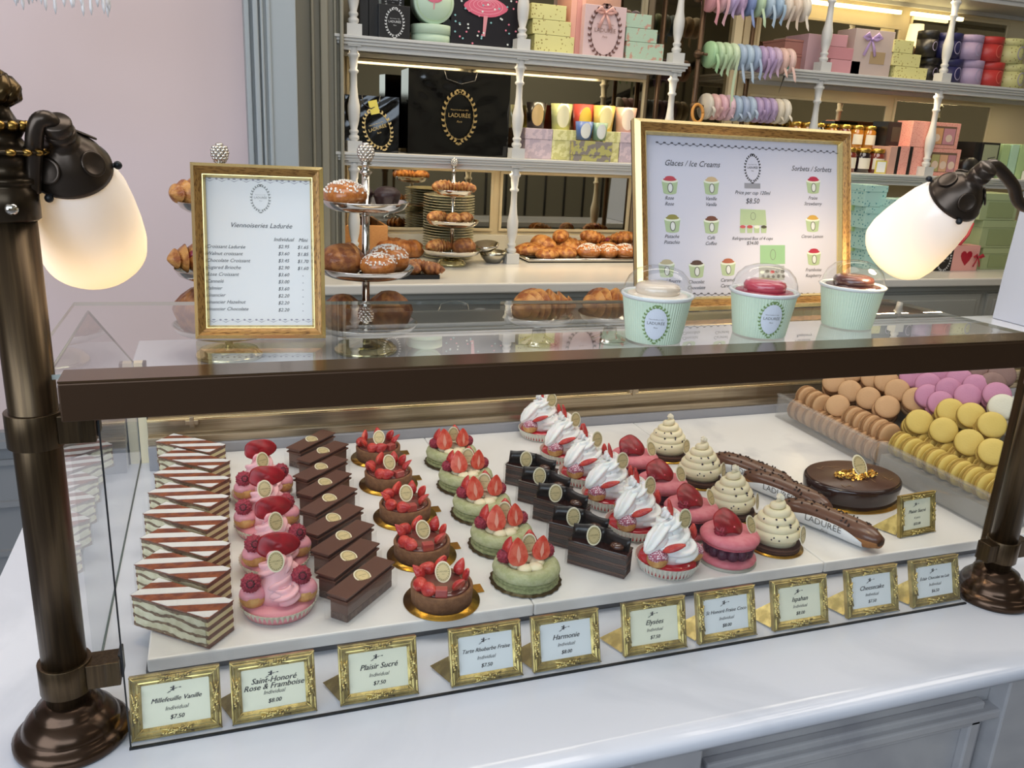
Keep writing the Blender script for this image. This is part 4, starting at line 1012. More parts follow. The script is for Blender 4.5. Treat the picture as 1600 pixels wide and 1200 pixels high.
x, y = at(1176, 340); gb.add([(x-.025,y-.012,.001),(x+.026,y-.012,.001),(x+.024,y+.012,.001),(x-.024,y+.013,.001)], [(0,1,2,3)], None, 0, False); ring(gb, x, y+.002, .010, .012, .0006, .0012, 1)
for k, c_ in enumerate((2,3,4,5)): disc(gb, x-.020+.0135*k, y-.0145, .011, .005, .0014, c_, None, 12); gb.add([(x-.0248+.0135*k,y-.024,.0012),(x-.0155+.0135*k,y-.024,.0012),(x-.0145+.0135*k,y-.0145,.0012),(x-.0258+.0135*k,y-.0145,.0012)], [(0,1,2,3)], None, 0, False)
x, y = at(1207, 398); gb.add([(x-.025,y-.015,.001),(x+.024,y-.015,.001),(x+.024,y+.015,.001),(x-.025,y+.015,.001)], [(0,1,2,3)], None, 6, False); ring(gb, x, y, .011, .017, .0008, .0012, 1)
x, y = at(1206, 425); gb.add([(x-.026,y-.013,.001),(x+.024,y-.013,.001),(x+.024,y+.010,.001),(x-.026,y+.010,.001)], [(0,1,2,3)], None, 7, False)
for k in range(5): disc(gb, x-.02+.010*k, y+.001*(k%2), .009, .005, .0013, (4,5,3,1,5)[k], None, 10); disc(gb, x-.018+.010*k, y-.007, .006, .006, .0013, 1, None, 10)
pn.build(gb, 'printed_boxes', [cupmats[0], INKG, pcs[0], mat('printed_red','b4434a',.5), mat('printed_white_cup','dfe5d2',.5), mat('printed_dark','39382c',.5), mat('printed_green','88b488',.5), mat('printed_grey','a9aeaa',.5)])
x, y = at(1175, 263); emblem(t, x, y, .031, .001, 0, 0)
gs = MB(); x, y = at(1175, 290.5); gs.box(x-.015, x+.015, y-.004, y+.004, .0008, .0011)
pn.build(gs, 'grey_bar', mat('printed_bar', '8f9099', .5))
pn.build(t, 'lettering', INK)
g = MB()
for (ax_, ay_), (bx_, by_), nn in (((1026,224),(1311,239),28),((1062,460),(1300,460),24)):
    (x0, y0), (x1, y1) = at(ax_, ay_), at(bx_, by_)
    for k in range(nn):
        f_ = k/(nn-1); cx = x0+(x1-x0)*f_; yy = y0+(y1-y0)*f_; st_ = (x1-x0)/(nn-1)
        g.add([(cx,yy+.001,.0011),(cx+st_*.5,yy-.0022,.0011),(cx+st_,yy+.001,.0011),(cx+st_*.5,yy-.0006,.0011)], [(0,1,2,3)], None, 0, False); disc(g, cx, yy+.0015, .0055, .0024, .0011, 0, None, 8)
pn.build(g, 'garland_border', mat('border_ink_dark', '54525c', .6))

# ================================================================== ICE CREAM CUPS
def ice_cup(px, py, s, colr, name, label, emb, rz=0):
    q = PZ(px, py, ZG); e = empty('ice_cream_cup', (q.x, q.y, ZG+.0002), rz, label, 'ice cream cup', 'ice cream cups on the glass top')
    h = .058*s; r0 = .0345*s; r1 = .0435*s; n = 288
    def wv(r, z, a, k): return r*(1+.006*math.sin(72*a)), z
    MB().lathe([(r0*.9,0),(r0,.0005),(r0+(r1-r0)*.5,h*.5),(r1,h)], n, None, 0, False, wv).build('paper_cup', mat('mint_paper', 'd9ebd2', .5, sss=0), e)
    rm = MB().lathe([(r1+.0004,h-.003),(r1+.0022,h-.001),(r1+.0018,h+.002),(r1-.001,h+.002),(r1-.002,h-.002)], 64); rm.build('cup_rim', mat('white_rim', 'e9ecea', .35), e)
    MB().lathe([(r1-.001,h-.002),(r1*.85,h+.001),(r1*.7,h+.002),(.0001,h+.003)], 48).build('ice_cream', mat('ice_'+name, colr[0], .25, bump=.4, bscale=60, sss=.2), e)
    mc = MB().lathe([(.024*s,h-.001),(.0275*s,h+.003),(.028*s,h+.009),(.026*s,h+.013),(.019*s,h+.0155),(.0001,h+.016)], 40); mc.build('macaron_topping', mat('macaron_top_'+name, colr[1], .22, coat=.5), e)
    dm = MB().lathe([(r1+.004,h+.001),(r1+.001,h+.003),(r1*.985,h+.004),(r1*.96,h+.012),(r1*.86,h+.022),(r1*.66,h+.031),(r1*.36,h+.036),(.0001,h+.0375)], 64)
    dm.build('dome_lid', glass_mat('lid_plastic', (.95,.96,.97), 1.45, .02, .9) if 'lid_plastic' not in MATS else MATS['lid_plastic'], e)
    if emb:
        mb = MB(); emblem(mb, 0, 0, .034*s, 0, 1, 2, None, 0); zc = h*.48; R_ = (r0+(r1-r0)*.48)*1.012; sl = (r1-r0)/h
        out = []
        for v in mb.v:
            a = v.x/R_-PI/2; rr = R_+v.y*sl+v.z; out.append(Vector((rr*math.cos(a), rr*math.sin(a), zc+v.y)))
        mb.v = out; mb.build('oval_emblem', [mat('emblem_white','e3e8f2',.5), mat('emblem_green','7f9a5e',.5), INKG], e)
    return e
ice_cup(1020, 530, 1.02, ('e8dccb','dfcdb8'), 'vanilla', 'mint striped ice cream cup with cream coloured ice under a clear dome', True, -.47)
ice_cup(1185, 521, 1.02, ('8f2038','c24858'), 'raspberry', 'mint striped ice cream cup with raspberry red ice under a clear dome', True, -.27)
ice_cup(1322, 508, 1.02, ('3f2221','5b3732'), 'chocolate', 'mint striped ice cream cup with chocolate brown ice under a clear dome', False)

# ================================================================== MACARONS
def macaron_proto(key, c, cf):
    m1 = mat('shell_'+key, c, .6, bump=.3, bscale=300); m2 = mat('foot_'+key, cf, .9, bump=1, bscale=700); m3 = mat('filling_'+key, cf, .5)
    e = empty('macaron', label='x', cat='macaron'); R_ = .027
    def wv(r, z, a, k): return r*(1+.015*math.sin(23*a+k*2)), z
    for s_ in (1,-1):
        prof = [(R_*.95,.0030),(R_*1.0,.0040),(R_*.97,.0052),(R_*.985,.0060),(R_*.96,.0082),(R_*.82,.0108),(R_*.5,.0122),(.0001,.0125)]
        mb = MB(); mb.lathe(prof[:4], 32, None, 1, True, wv); mb.lathe(prof[3:], 32, None, 0)
        if s_ < 0: mb.v = [Vector((v.x,v.y,-v.z)) for v in mb.v]; mb.f = [list(reversed(f)) for f in mb.f]
        mb.build('shell', [m1, m2], e)
    MB().lathe([(R_*.7,-.0035),(R_*.9,-.003),(R_*.91,.003),(R_*.7,.0035)], 28).build('filling', m3, e)
    return e
def place_mac(proto, used, loc, nrm, label, group, spin=0):
    o = proto if not used else copy_tree(proto)
    o.rotation_mode = 'QUATERNION'; o.location = loc; o.rotation_quaternion = Vector(nrm).normalized().to_track_quat('Z','Y') @ Euler((0,0,spin)).to_quaternion()
    tag(o, label, group=group); return o
rdm = random.Random(11)
def on_heap(px, py, x0, z0, slope):
    n0 = Vector((-slope, 0, 1)); p0 = Vector((x0, 1.3, z0)); return solve_plane(n0, p0, px, py)
HEAPS = {
 'caramel': (('caramel','cda275','ad8055'), (1.315,.085,.75), [
   ('top row', [(1303,598),(1331,583),(1364,591),(1385,597)]),
   ('second row', [(1328,612),(1357,623),(1402,611)]),
   ('third row', [(1309,635),(1386,637),(1430,625)])]),
 'pink': (('pink','c98aa9','ab7090'), (1.385,.145,.75), [
   ('top row', [(1425,589),(1466,584),(1499,595)]),
   ('second row', [(1450,602),(1482,610),(1525,605)]),
   ('third row', [(1512,620),(1557,618),(1450,620),(1470,631)])]),
 'yellow': (('yellow','dcc065','bc9a48'), (1.315,.100,.75), [
   ('top row', [(1485,643),(1517,650)]),
   ('second row', [(1436,660),(1474,673),(1549,665)]),
   ('third row', [(1514,692),(1551,707)])]),
 'brown': (('brown','8d6f68','75584e'), (1.50,.22,.75), [('top row', [(1535,583),(1565,587),(1550,602)])]),
 'white': (('white','e2ddc8','c4bda4'), (1.36,.13,.75), [('top row', [(1566,637)])]),
}
macs = {}
for kname, (pr, (x0, z0, sl), rows_) in HEAPS.items():
    proto = macaron_proto(*pr); macs[kname] = proto; used = False
    if kname == 'brown': proto_b = proto
    for rn, pts in rows_:
        for i, (px, py) in enumerate(pts):
            p = on_heap(px, py, x0, z0, sl)
            nn = Vector((-.60+rdm.uniform(-.12,.12), -.62+rdm.uniform(-.1,.1), .50))
            lab = f'{kname} macaron lying on its heap, {rn}, {ORD[i]} from the left' if len(pts) > 1 else f'{kname} macaron lying beside the yellow heap at the far right'
            place_mac(proto, used, p, nn, lab, kname+' macarons in the trays'); used = True
            if kname in ('brown', 'white'): continue
            nu = nn.normalized()
            for b_ in (1, 2):
                place_mac(proto, True, p-nu*.0262*b_+Vector((rdm.uniform(-.003,.003), rdm.uniform(-.003,.003), 0)), nn+Vector((rdm.uniform(-.1,.1), rdm.uniform(-.1,.1), 0)), f'{kname} macaron leaning {"directly" if b_ == 1 else "second"} behind the {ORD[i]} one of the {rn}', kname+' macarons in the trays')
# rows standing on edge
def edge_row(proto, a, b, n, lab, group, tilt=0.0, near='back'):
    a, b = Vector(a), Vector(b)
    for i in range(n):
        p = a.lerp(b, i/(n-1)); ax = (b-a).normalized()+Vector((rdm.uniform(-.12,.12)+tilt, 0, rdm.uniform(-.05,.05)))
        place_mac(proto, True, p, ax, f'{lab}, {ORD[i]} from the back', group, rdm.random()*6)
edge_row(macs['caramel'], (1.326,1.60,ZT+.0305), (1.322,1.315,ZT+.0305), 11, 'caramel macaron on edge along the bottom of its clear tray', 'caramel macarons in the trays')
edge_row(macs['caramel'], (1.345,1.60,.093), (1.338,1.535,.093), 3, 'caramel macaron on edge in the raised back run', 'caramel macarons in the trays')
edge_row(macs['caramel'], (1.345,1.435,.095), (1.343,1.325,.095), 5, 'caramel macaron on edge in the raised front run', 'caramel macarons in the trays')
edge_row(macs['caramel'], (1.385,1.60,ZT+.031), (1.385,1.33,ZT+.031), 10, 'caramel macaron on edge in the second bottom run', 'caramel macarons in the trays')
edge_row(macs['yellow'], (1.318,1.262,.098), (1.318,1.02,.098), 9, 'yellow macaron on edge along the top of the tray wall', 'yellow macarons in the trays')
edge_row(macs['yellow'], (1.378,1.262,.098), (1.378,1.02,.098), 9, 'yellow macaron on edge in the second run behind the wall', 'yellow macarons in the trays')
# trays: clear acrylic troughs with a stepped inner riser
def trough(x0, x1, y0, y1, h, label, riser):
    e = empty('acrylic_tray', (x0, y0, ZT), 0, label, 'tray', 'clear macaron trays'); w_, d = x1-x0, y1-y0
    MB().box(0, w_, 0, d, .0004, .003).build('tray_floor', ACRYL, e)
    MB().box(0, .003, 0, d, .003, h).build('side_panel', ACRYL, e); MB().box(.003, w_, d-.003, d, .003, h).build('end_panel', ACRYL, e); MB().box(.003, w_, 0, .003, .003, h*.98).build('end_panel', ACRYL, e)
    MB().box(-.004, .006, 0, d, h, h+.003).build('folded_lip', ACRYL, e)
    for a, b_, c_, f_ in riser: MB().box(a, b_, .004, d-.004, c_, f_).build('riser_step', mat('frosted_riser', 'a29d94', .4), e)
trough(1.292, 1.62, 1.300, 1.640, .058, 'clear acrylic tray holding the caramel macarons at the back', [(.125,.19,.003,.050),(.19,.30,.003,.10)])
trough(1.285, 1.62, .999, 1.285, .066, 'clear acrylic tray holding the yellow macarons at the front', [(.006,.125,.003,.040),(.125,.20,.003,.075),(.20,.31,.003,.11)])

# ================================================================== BREADS AND STANDS
CRUST = mat('croissant_crust', '9a5320', .42, c2='d0934c', scale=7, bump=1, bscale=60, coat=.25)
CRUSTD = mat('dark_crust', '7d421e', .42, c2='b3733a', scale=6, bump=1, bscale=80, coat=.25)
BUN = mat('brioche_crust', 'a9622c', .3, c2='c07a3c', scale=12, coat=.35)
PEARL = mat('pearl_sugar', 'f2eee4', .6)
ROSEI = mat('rose_icing', '9c3448', .35, c2='7a2036', scale=40, coat=.4)
CDARK = mat('chocolate_bun', '3a2321', .45, c2='2c1917', scale=30)
def croissant_mesh(L, seg=7, fat=.30, bend=.55, seed=0):
    mb = MB(); N = 120; n = 22; pts = []; rad = []; R_ = L/(2*math.sin(bend)) if bend else 0
    for k in range(N+1):
        t = k/N; a = (t*2-1)*bend; pts.append((R_*math.sin(a), R_*math.cos(a)-R_*math.cos(bend)*.5-R_*.5, 0))
        s_ = abs(t*2-1); q = (1-s_**2.2)**.62*L*fat; f_ = ((seg*.5*(1-s_)+.001) % 1.0); rad.append(max(.002, q*(.66+.36*f_)))
    mb.tube(pts, rad, n, None, 0, True, .85)
    zmin = min(v.z for v in mb.v); mb.v = [Vector((v.x, v.y, (v.z-zmin) if v.z-zmin > .004 else .0)) for v in mb.v]
    return mb
PROTO = {}
def bread(kind, x, y, z, L, rz, label, group, cat='bread', tiltx=0, m_=None):
    key = (kind, m_.name if m_ else '')
    if key in PROTO: e = copy_tree(PROTO[key])
    else:
        nm = {'croissant':'croissant','brioche':'sugar_brioche','bun':'brioche_bun','choc':'chocolate_bun','pain':'pain_au_chocolat','pearl':'sugar_brioche','apple':'apple_turnover','rose':'rose_croissant','cake':'ribbed_brioche'}[kind]
        e = empty(nm, label='x', cat=cat)
        if kind in ('croissant','rose'):
            croissant_mesh(1.0, 8, .29, .80).build('baked_crust', m_ or CRUST, e)
            if kind == 'rose':
                t = MB(); N = 20; t.tube([((k/N-.5)*.62, -.02+.05*math.sin(k), .40-.22*(2*k/N-1)**2) for k in range(N+1)], [.10-.05*abs(2*k/N-1) for k in range(N+1)], 10, None, 0, True, .5); t.build('rose_icing', ROSEI, e)
        elif kind in ('brioche','pearl'):
            f = lambda d: 1+.05*math.sin(3*math.atan2(d.y,d.x)+1)*(1-d.z*d.z)
            MB().ball((0,0,.30), (.5,.46,.33), 32, 18, None, 0, f).build('baked_crust', BUN, e)
            s_ = MB(); rd = random.Random(5)
            for k in range(170):
                a = rd.uniform(0,2*PI); zz = 1-rd.random()**1.5*.75; q = math.sqrt(1-zz*zz); s_.box(-.020,.020,-.017,.017,-.016,.016, T(.505*q*math.cos(a), .465*q*math.sin(a), .30+.335*zz, rd.random()*3, rd.random()*3, rd.random()*3))
            s_.build('pearl_sugar', PEARL, e)
        elif kind == 'bun':
            MB().ball((0,0,.31), (.5,.48,.36), 32, 18, None, 0, lambda d: 1+.04*math.cos(2*math.atan2(d.y,d.x))-.05*max(0, .25-abs(d.x-.1))).build('baked_crust', CRUSTD, e)
            t = MB().tube([(.20+.02*math.sin(k), (k/8-.5)*.80, .30+.37*math.sqrt(max(.02,1-(2*k/8-1)**2))) for k in range(9)], .05, 8, None, 0, True, .4); t.build('crust_fold', CRUST, e)
        elif kind == 'choc':
            MB().lathe([(.30,0),(.36,.05),(.47,.42),(.50,.50),(.46,.62),(.34,.74),(.15,.80),(.0001,.81)], 32, None, 0, True, lambda r,z,a,k: (r*(1+.03*math.sin(7*a)), z)).build('baked_crust', CDARK, e)
        elif kind == 'pain':
            mb = MB(); N = 40; pts = [((k/N-.5)*1.0, 0, 0) for k in range(N+1)]; mb.tube(pts, [.27*(1-abs(2*k/N-1)**6)**.5*(1-.09*((k//5) % 2))+.01 for k in range(N+1)], 20, None, 0, True, .72)
            mb.v = [Vector((v.x, v.y, max(0, v.z+.15))) for v in mb.v]; mb.build('baked_crust', m_ or CRUST, e)
        elif kind == 'apple':
            mb = MB().ball((0,0,.16), (.5,.36,.20), 36, 14, None, 0, lambda d: 1+.05*math.sin(14*math.atan2(d.y,d.x))*(d.z > -.2)); mb.build('baked_crust', m_ or CRUST, e)
            t = MB()
            for k in range(4): t.tube([(-.25+.14*k, -.20, .31), (-.10+.14*k, .18, .31)], .016, 6)
            t.build('scored_slits', CRUSTD, e)
        elif kind == 'cake':
            MB().lathe([(.30,0),(.40,.12),(.48,.34),(.50,.42),(.46,.54),(.34,.68),(.18,.80),(.0001,.84)], 72, None, 0, True, lambda r,z,a,k: (r*(1+.05*math.sin(10*a)), z)).build('baked_crust', m_ or CRUSTD, e)
        PROTO[key] = e
    e.location = (x, y, z); e.scale = (L, L, L); e.rotation_euler = (tiltx, 0, rz); tag(e, label, cat, group); return e
def plate_prof(r): return [(.0001,-.006),(r*.5,-.0055),(r*.80,-.003),(r*.93,.004),(r*.985,.012),(r*1.01,.0165),(r*1.02,.0185),(r*1.005,.0195),(r*.985,.0175),(r*.93,.008),(r*.80,.001),(r*.5,.0),(.0001,.0)]
def cake_stand(x, y, z0, zs, rs, ztop, rb, label, foot=.03):
    e = empty('silver_cake_stand', (x, y, z0), 0, label, 'cake stand', 'silver tiered cake stands')
    MB().lathe([(rb,0),(rb,.006),(rb*.96,.010),(rb*.90,.012),(rb*.86,.018),(rb*.60,.024),(rb*.34,.028),(rb*.26,foot),(.0001,foot)], 48).build('base', mat('silver_gilt', 'd9cf9f', .14, 1), e)
    MB().lathe([(rb*.12,.02),(rb*.12,ztop-z0-.055)], 16).build('pole', SILVER, e)
    for i, (zz, r) in enumerate(zip(zs, rs)):
        M = T(0,0,zz-z0); p = MB().lathe(plate_prof(r), 48, M); p.lathe([(rb*.12,-.014),(rb*.22,-.010),(rb*.22,.004),(rb*.12,.008)], 20, M); p.build('plate', SILVER, e)
    s_ = (ztop-z0-.0); h = .034*rb/.079*1.3; f = MB(); zt_ = ztop-z0
    f.lathe([(rb*.13,zt_-h*1.62),(rb*.20,zt_-h*1.5),(rb*.10,zt_-h*1.35),(rb*.10,zt_-h*1.15),(rb*.20,zt_-h*1.05)], 16)
    for j in range(8):
        t = j/7; zz = zt_-h+h*t*.95; rr = h*.42*math.sin(PI*(.12+.80*(1-t)**.85))**.8*(1 if t < .95 else .5)
        for k in range(9):
            a = 2*PI*(k+.5*(j%2))/9; f.ball((rr*math.cos(a)*.86, rr*math.sin(a)*.86, zz), (h*.13,h*.13,h*.10), 7, 5)
    f.lathe([(.001,zt_-h*1.05),(h*.34,zt_-h*.85),(h*.36,zt_-h*.5),(h*.2,zt_-h*.15),(.001,zt_)], 14)
    f.build('pine_cone_finial', SILVER, e); return e
cake_stand(.327, 1.97, ZW+.0005, [.205,.338,.490], [.122,.112,.098], .636, .076, 'three tier silver cake stand with pine cone finial, right of the price list')
cake_stand(.012, 1.965, ZW+.0005, [.210,.336,.482], [.118,.106,.092], .622, .074, 'three tier silver cake stand half hidden behind the framed price list')
S1, S2 = 'breads on the stand right of the price list', 'breads on the stand behind the price list'
def tier(x0, y0, z, items, grp):
    for kind, dx, dy, L, rz, lab in items: bread(kind, x0+dx, y0+dy, z, L, rz, lab, grp)
tier(.327, 1.97, .4905, [('pearl',-.050,-.018,.100,.2,'round brioche with pearl sugar on the upper silver plate at left'),('choc',-.005,.040,.062,0,'tall dark chocolate bun behind the pole of the upper plate'),('choc',.050,.005,.064,.4,'dark chocolate bun at the right of the upper silver plate')], S1)
tier(.327, 1.97, .3385, [('bun',-.056,-.004,.106,.3,'brown folded bun at the left of the middle silver plate'),('pearl',.022,-.050,.088,.7,'golden pearl sugar brioche at the front of the middle plate'),('pearl',.055,.006,.106,1.4,'large pearl sugar brioche at the right of the middle plate')], S1)
tier(.327, 1.97, .2055, [('cake',-.056,-.010,.105,.3,'ribbed brown brioche at the left of the lowest silver plate'),('cake',.054,-.008,.112,1.0,'ribbed brown brioche at the right of the lowest silver plate'),('choc',.0,.055,.07,1.0,'dark bun behind the pole of the lowest silver plate')], S1)
tier(.012, 1.965, .4825, [('rose',-.035,-.008,.140,.15,'rose iced croissant on the top plate behind the price list')], S2)
tier(.012, 1.965, .3365, [('rose',-.040,-.008,.155,-.2,'rose iced croissant on the middle plate behind the price list'),('bun',.05,.0,.085,.2,'brown bun on the middle plate hidden by the price list')], S2)
tier(.012, 1.965, .2105, [('cake',-.052,-.005,.125,.3,'large ribbed brioche on the lowest plate behind the price list'),('cake',.045,-.005,.092,.9,'ribbed brioche at the right of that lowest plate')], S2)
# low stand with big croissants on the ledge behind the ice cream cups
for i, (cx, lab) in enumerate(((.78,'low silver plate with golden croissants behind the glass top, left one'),(.985,'low silver plate with golden croissants beside the large menu, right one'))):
    e = empty('footed_plate', (cx, 1.98, ZW+.0005), 0, lab, 'plate', 'low plates on the staff ledge')
    MB().lathe([(.05,0),(.05,.006),(.02,.02),(.014,.055)], 32).build('foot', SILVER, e); MB().lathe(plate_prof(.090), 40, T(0,0,.059)).build('plate', SILVER, e)
    bread('croissant', cx, 1.955, ZW+.0602, .175, .2-.5*i, 'large golden croissant behind the glass top, '+('nearer the cake stand' if i == 0 else 'beside the big menu'), 'large croissants on the staff ledge')
    bread('croissant', cx+.01, 2.03, ZW+.0602, .15, 1.0+.5*i, 'golden croissant at the rear of the '+('left' if i == 0 else 'right')+' low plate on the ledge', 'large croissants on the staff ledge', m_=CRUSTD)

# ================================================================== BACK COUNTER
bc = empty('back_counter', (.2, 2.73, ZB), 0, 'white marble topped back counter with grey drawers along the rear wall', 'counter')
ib = Matrix.Translation((-.2, -2.73, -ZB))
sub_build(MB().box(.27, 5.2, 2.73, 3.495, ZB-.035, ZB), 'worktop', mat('back_marble', 'd9d5cc', .2), bc, ib, bevel=.006)
b = MB().box(.29, 5.2, 2.78, 3.495, FLOOR, ZB-.035)
for k in range(5):
    x0 = .31+k*.97; b.box(x0, x0+.93, 2.765, 2.785, -.06, ZB-.075); b.box(x0+.03, x0+.90, 2.757, 2.770, -.03, ZB-.10)
    b.box(x0, x0+.93, 2.765, 2.785, -.80, -.09)
b.box(.28, 5.2, 2.768, 2.785, ZB-.062, ZB-.038)
sub_build(b, 'drawer_front', mat('drawer_paint', 'a3a39c', .45), bc, ib, bevel=.003)
hb = MB()
sub_build(MB().box(.30, 5.2, 3.470, 3.495, ZB, ZB+.075), 'backsplash', mat('splash_marble', 'd8d2bf', .25), bc, ib, bevel=.002)
# small stand with croissants, plates, bowls
q = PZ(705, 414, ZB); zz = lambda py: PY(705, py, q.y).z
cake_stand(q.x, q.y, ZB+.0005, [zz(396), zz(351), zz(304)], [.112,.100,.074], zz(247), .056, 'small silver cake stand stacked with croissants on the back counter', .02)
G = 'croissants on the small silver stand'
for lv, (py, spots) in enumerate(((396, [(-.050,-.02,.115,.3,'croissant'),(.040,-.03,.092,.2,'bun'),(.070,.01,.085,1.2,'pain')]), (351, [(-.054,-.01,.105,.5,'croissant'),(.006,-.035,.10,1.3,'croissant'),(.056,.0,.095,.9,'croissant')]), (304, [(-.030,-.008,.108,.2,'croissant'),(.036,-.004,.10,-.4,'croissant')]))):
    for i, (dx, dy, L, rz, kd) in enumerate(spots):
        bread(kd, q.x+dx, q.y+dy, zz(py)+.001, L, rz, f'golden pastry on the {("bottom","middle","top")[lv]} plate of the small stand, {ORD[i]} from the left', G)
def plates(x, y, n, r, lab, grp):
    for i in range(n):
        zq = ZB+.0006+i*.0105
        if i == 0:
            p = MB().lathe([(.0001,0),(r*.55,0),(r*.60,.002),(r*.95,.008),(r,.0095),(r*.985,.0100),(r*.6,.0045),(.0001,.004)], 40).build('dinner_plate', mat('cream_china', 'd9d3b0', .2, coat=.5)); tag(p, cat='plate')
            base = p
        else: p = base.copy(); COL.objects.link(p)
        p.location = (x, y, zq); tag(p, f'cream dinner plate in {lab}, number {i+1} from the bottom', 'plate', grp)
qq = PY(702, 300, 3.32); nn_ = int((qq.z-ZB)/.0105)
plates(qq.x, 3.32, nn_, .104, 'the tall stack behind the small stand', 'tall stack of plates')
qq = PZ(772, 378, ZB); plates(qq.x, min(qq.y, 3.34), 4, .068, 'the low stack beside the silver bowls', 'low stack of plates')
for i, (px, py, r) in enumerate(((770,410,.058),)):
    c_ = PZ(px, py, ZB); e = MB().lathe([(.02,0),(.03,.002),(r*.85,.022),(r,.045),(r*.97,.045),(r*.8,.024),(.02,.006),(.0001,.005)], 40).build('serving_bowl', mat('pewter', 'b9b4a4', .2, 1)); e.location = (c_.x, c_.y, ZB+.0005); tag(e, 'silver serving bowl on the back counter beside the small stand', 'bowl')
    e = MB().lathe([(.02,0),(.03,.002),(.044,.016),(.050,.030),(.048,.030),(.03,.008),(.0001,.006)], 40, T(0,0,0,.15,-.1)).build('tilted_dish', SILVER); e.location = (c_.x-.03, c_.y-.005, ZB+.047); tag(e, 'bright silver dish tipped inside the serving bowl', 'bowl')
# pastry tray to the right
ta = PZ(812, 404, ZB); tb = PZ(1015, 414, ZB)
tr = empty('pastry_tray', (ta.x, ta.y, ZB+.0005), 0, 'long silver tray of mixed pastries on the back counter', 'tray')
tw_ = tb.x-ta.x+.16
MB().box(0, tw_, -.11, .20, 0, .004).build('tray_base', SILVER, tr)
rt = MB()
for a, c_ in (((0,-.11),(tw_,-.11)),((tw_,-.11),(tw_,.20)),((tw_,.20),(0,.20)),((0,.20),(0,-.11))): rt.tube([(a[0],a[1],.012),(c_[0],c_[1],.012)], .005, 8); rt.quad((a[0],a[1],.0),(c_[0],c_[1],.0),(c_[0],c_[1],.012),(a[0],a[1],.012))
rt.build('tray_rim', SILVER, tr)
k = 0
kinds = ['apple','croissant','croissant','rose','rose','croissant','apple','pearl','pearl','pearl','pearl','rose']
tx = [(.06,.03,'apple',.13),(.15,.09,'croissant',.14),(.24,.10,'croissant',.13),(.34,.11,'rose',.12),(.45,.11,'rose',.13),(.55,.11,'rose',.12),(.18,-.03,'apple',.12),(.29,-.05,'pearl',.085),(.38,-.05,'pearl',.082),(.46,-.05,'pearl',.085),(.10,-.06,'apple',.11),(.24,.02,'croissant',.11),(.40,.03,'croissant',.11),(.55,-.04,'croissant',.12)]
for i, (dx, dy, kd, L) in enumerate(tx):
    if dx > tw_-.05: continue
    bread(kd, ta.x+dx, ta.y+dy, ZB+.006, L*1.2, .3+i*1.3, f'{"rose glazed" if kd=="rose" else "sugared" if kd=="pearl" else "golden"} pastry on the long tray, {"rear" if dy > .05 else "front"} row, {ORD[i]} piece counted', 'pastries on the long silver tray')
for i, (dx, dy, kd) in enumerate(((.22,.07,'croissant'),(.36,.07,'rose'),(.50,.06,'rose'))):
    bread(kd, ta.x+dx, ta.y+dy, ZB+.055, .12, 1+i*1.1, f'pastry on top of the heap on the long tray, {ORD[i]} from the left', 'pastries on the long silver tray')
# crate, loaf and dark tray behind the big stand
c0 = PZ(536, 402, ZB); cr_ = empty('wooden_crate', (c0.x, c0.y, ZB+.0005), 0, 'pale wooden bread crate behind the tiered stand', 'crate')
wd = mat('pale_wood', 'c9935a', .6, c2='b98048', scale=20, stretch=(4,40,40))
w_ = PY(606, 380, c0.y).x-c0.x; hgt = PY(540, 352, c0.y).z-ZB
for nm, bxx in (('side_board',(0,w_,0,.012)),('side_board',(0,w_,.19,.202)),('end_board',(0,.012,.012,.19)),('end_board',(w_-.012,w_,.012,.19))):
    MB().box(bxx[0],bxx[1],bxx[2],bxx[3],0,hgt).build(nm, wd, cr_, bevel=.002)
MB().box(.012,w_-.012,.012,.19,0,.006).build('bottom_board', wd, cr_)
lf = PZ(632, 400, ZB)
for i, (px, py, L, rz) in enumerate(((625,402,.20,.25),(612,392,.19,.35))):
    p = PZ(px, py, ZB); bread('pain', p.x, p.y, ZB+.0005+.0*i, L, rz, 'long brown loaf leaning behind the tiered stand, '+('front one' if i == 0 else 'rear one'), 'loaves behind the stand', m_=CRUSTD)
t0 = PZ(600, 437, ZB); t1 = PZ(688, 437, ZB)
e = empty('black_tray', (t0.x-.05, t0.y, ZB+.0005), .0, 'black tray of brown pastries at the edge of the back counter', 'tray')
MB().box(0, t1.x-t0.x+.05, 0, .16, 0, .004).build('tray_base', BLACKM, e); b = MB()
W2 = t1.x-t0.x+.05
for bb in ((0,W2,0,.005),(0,W2,.155,.16),(0,.005,.005,.155),(W2-.005,W2,.005,.155)): b.box(bb[0],bb[1],bb[2],bb[3],.004,.014)
b.build('tray_rim', BLACKM, e)
for i, (dx, dy) in enumerate(((.10,.05),(.17,.06),(.235,.05),(.20,.11),(.12,.11))):
    bread('croissant', t0.x-.05+dx, t0.y+dy, ZB+.006, .10, 1.1+i*.5, f'brown croissant on the black tray, {ORD[i]} from the left', 'croissants on the black tray', m_=CRUSTD)
for i, (px, py, w_, h_) in enumerate(((521,398,.09,.012),(513,384,.07,.030))):
    p = PZ(px, py, ZB); tag(MB().box(p.x-w_/2, p.x+w_/2, p.y, p.y+.10, ZB+.0006, ZB+h_).build('paper_stack', PAPER), ('flat' if i == 0 else 'taller')+' stack of white paper slips beside the wooden crate', 'paper', 'paper slips beside the crate')
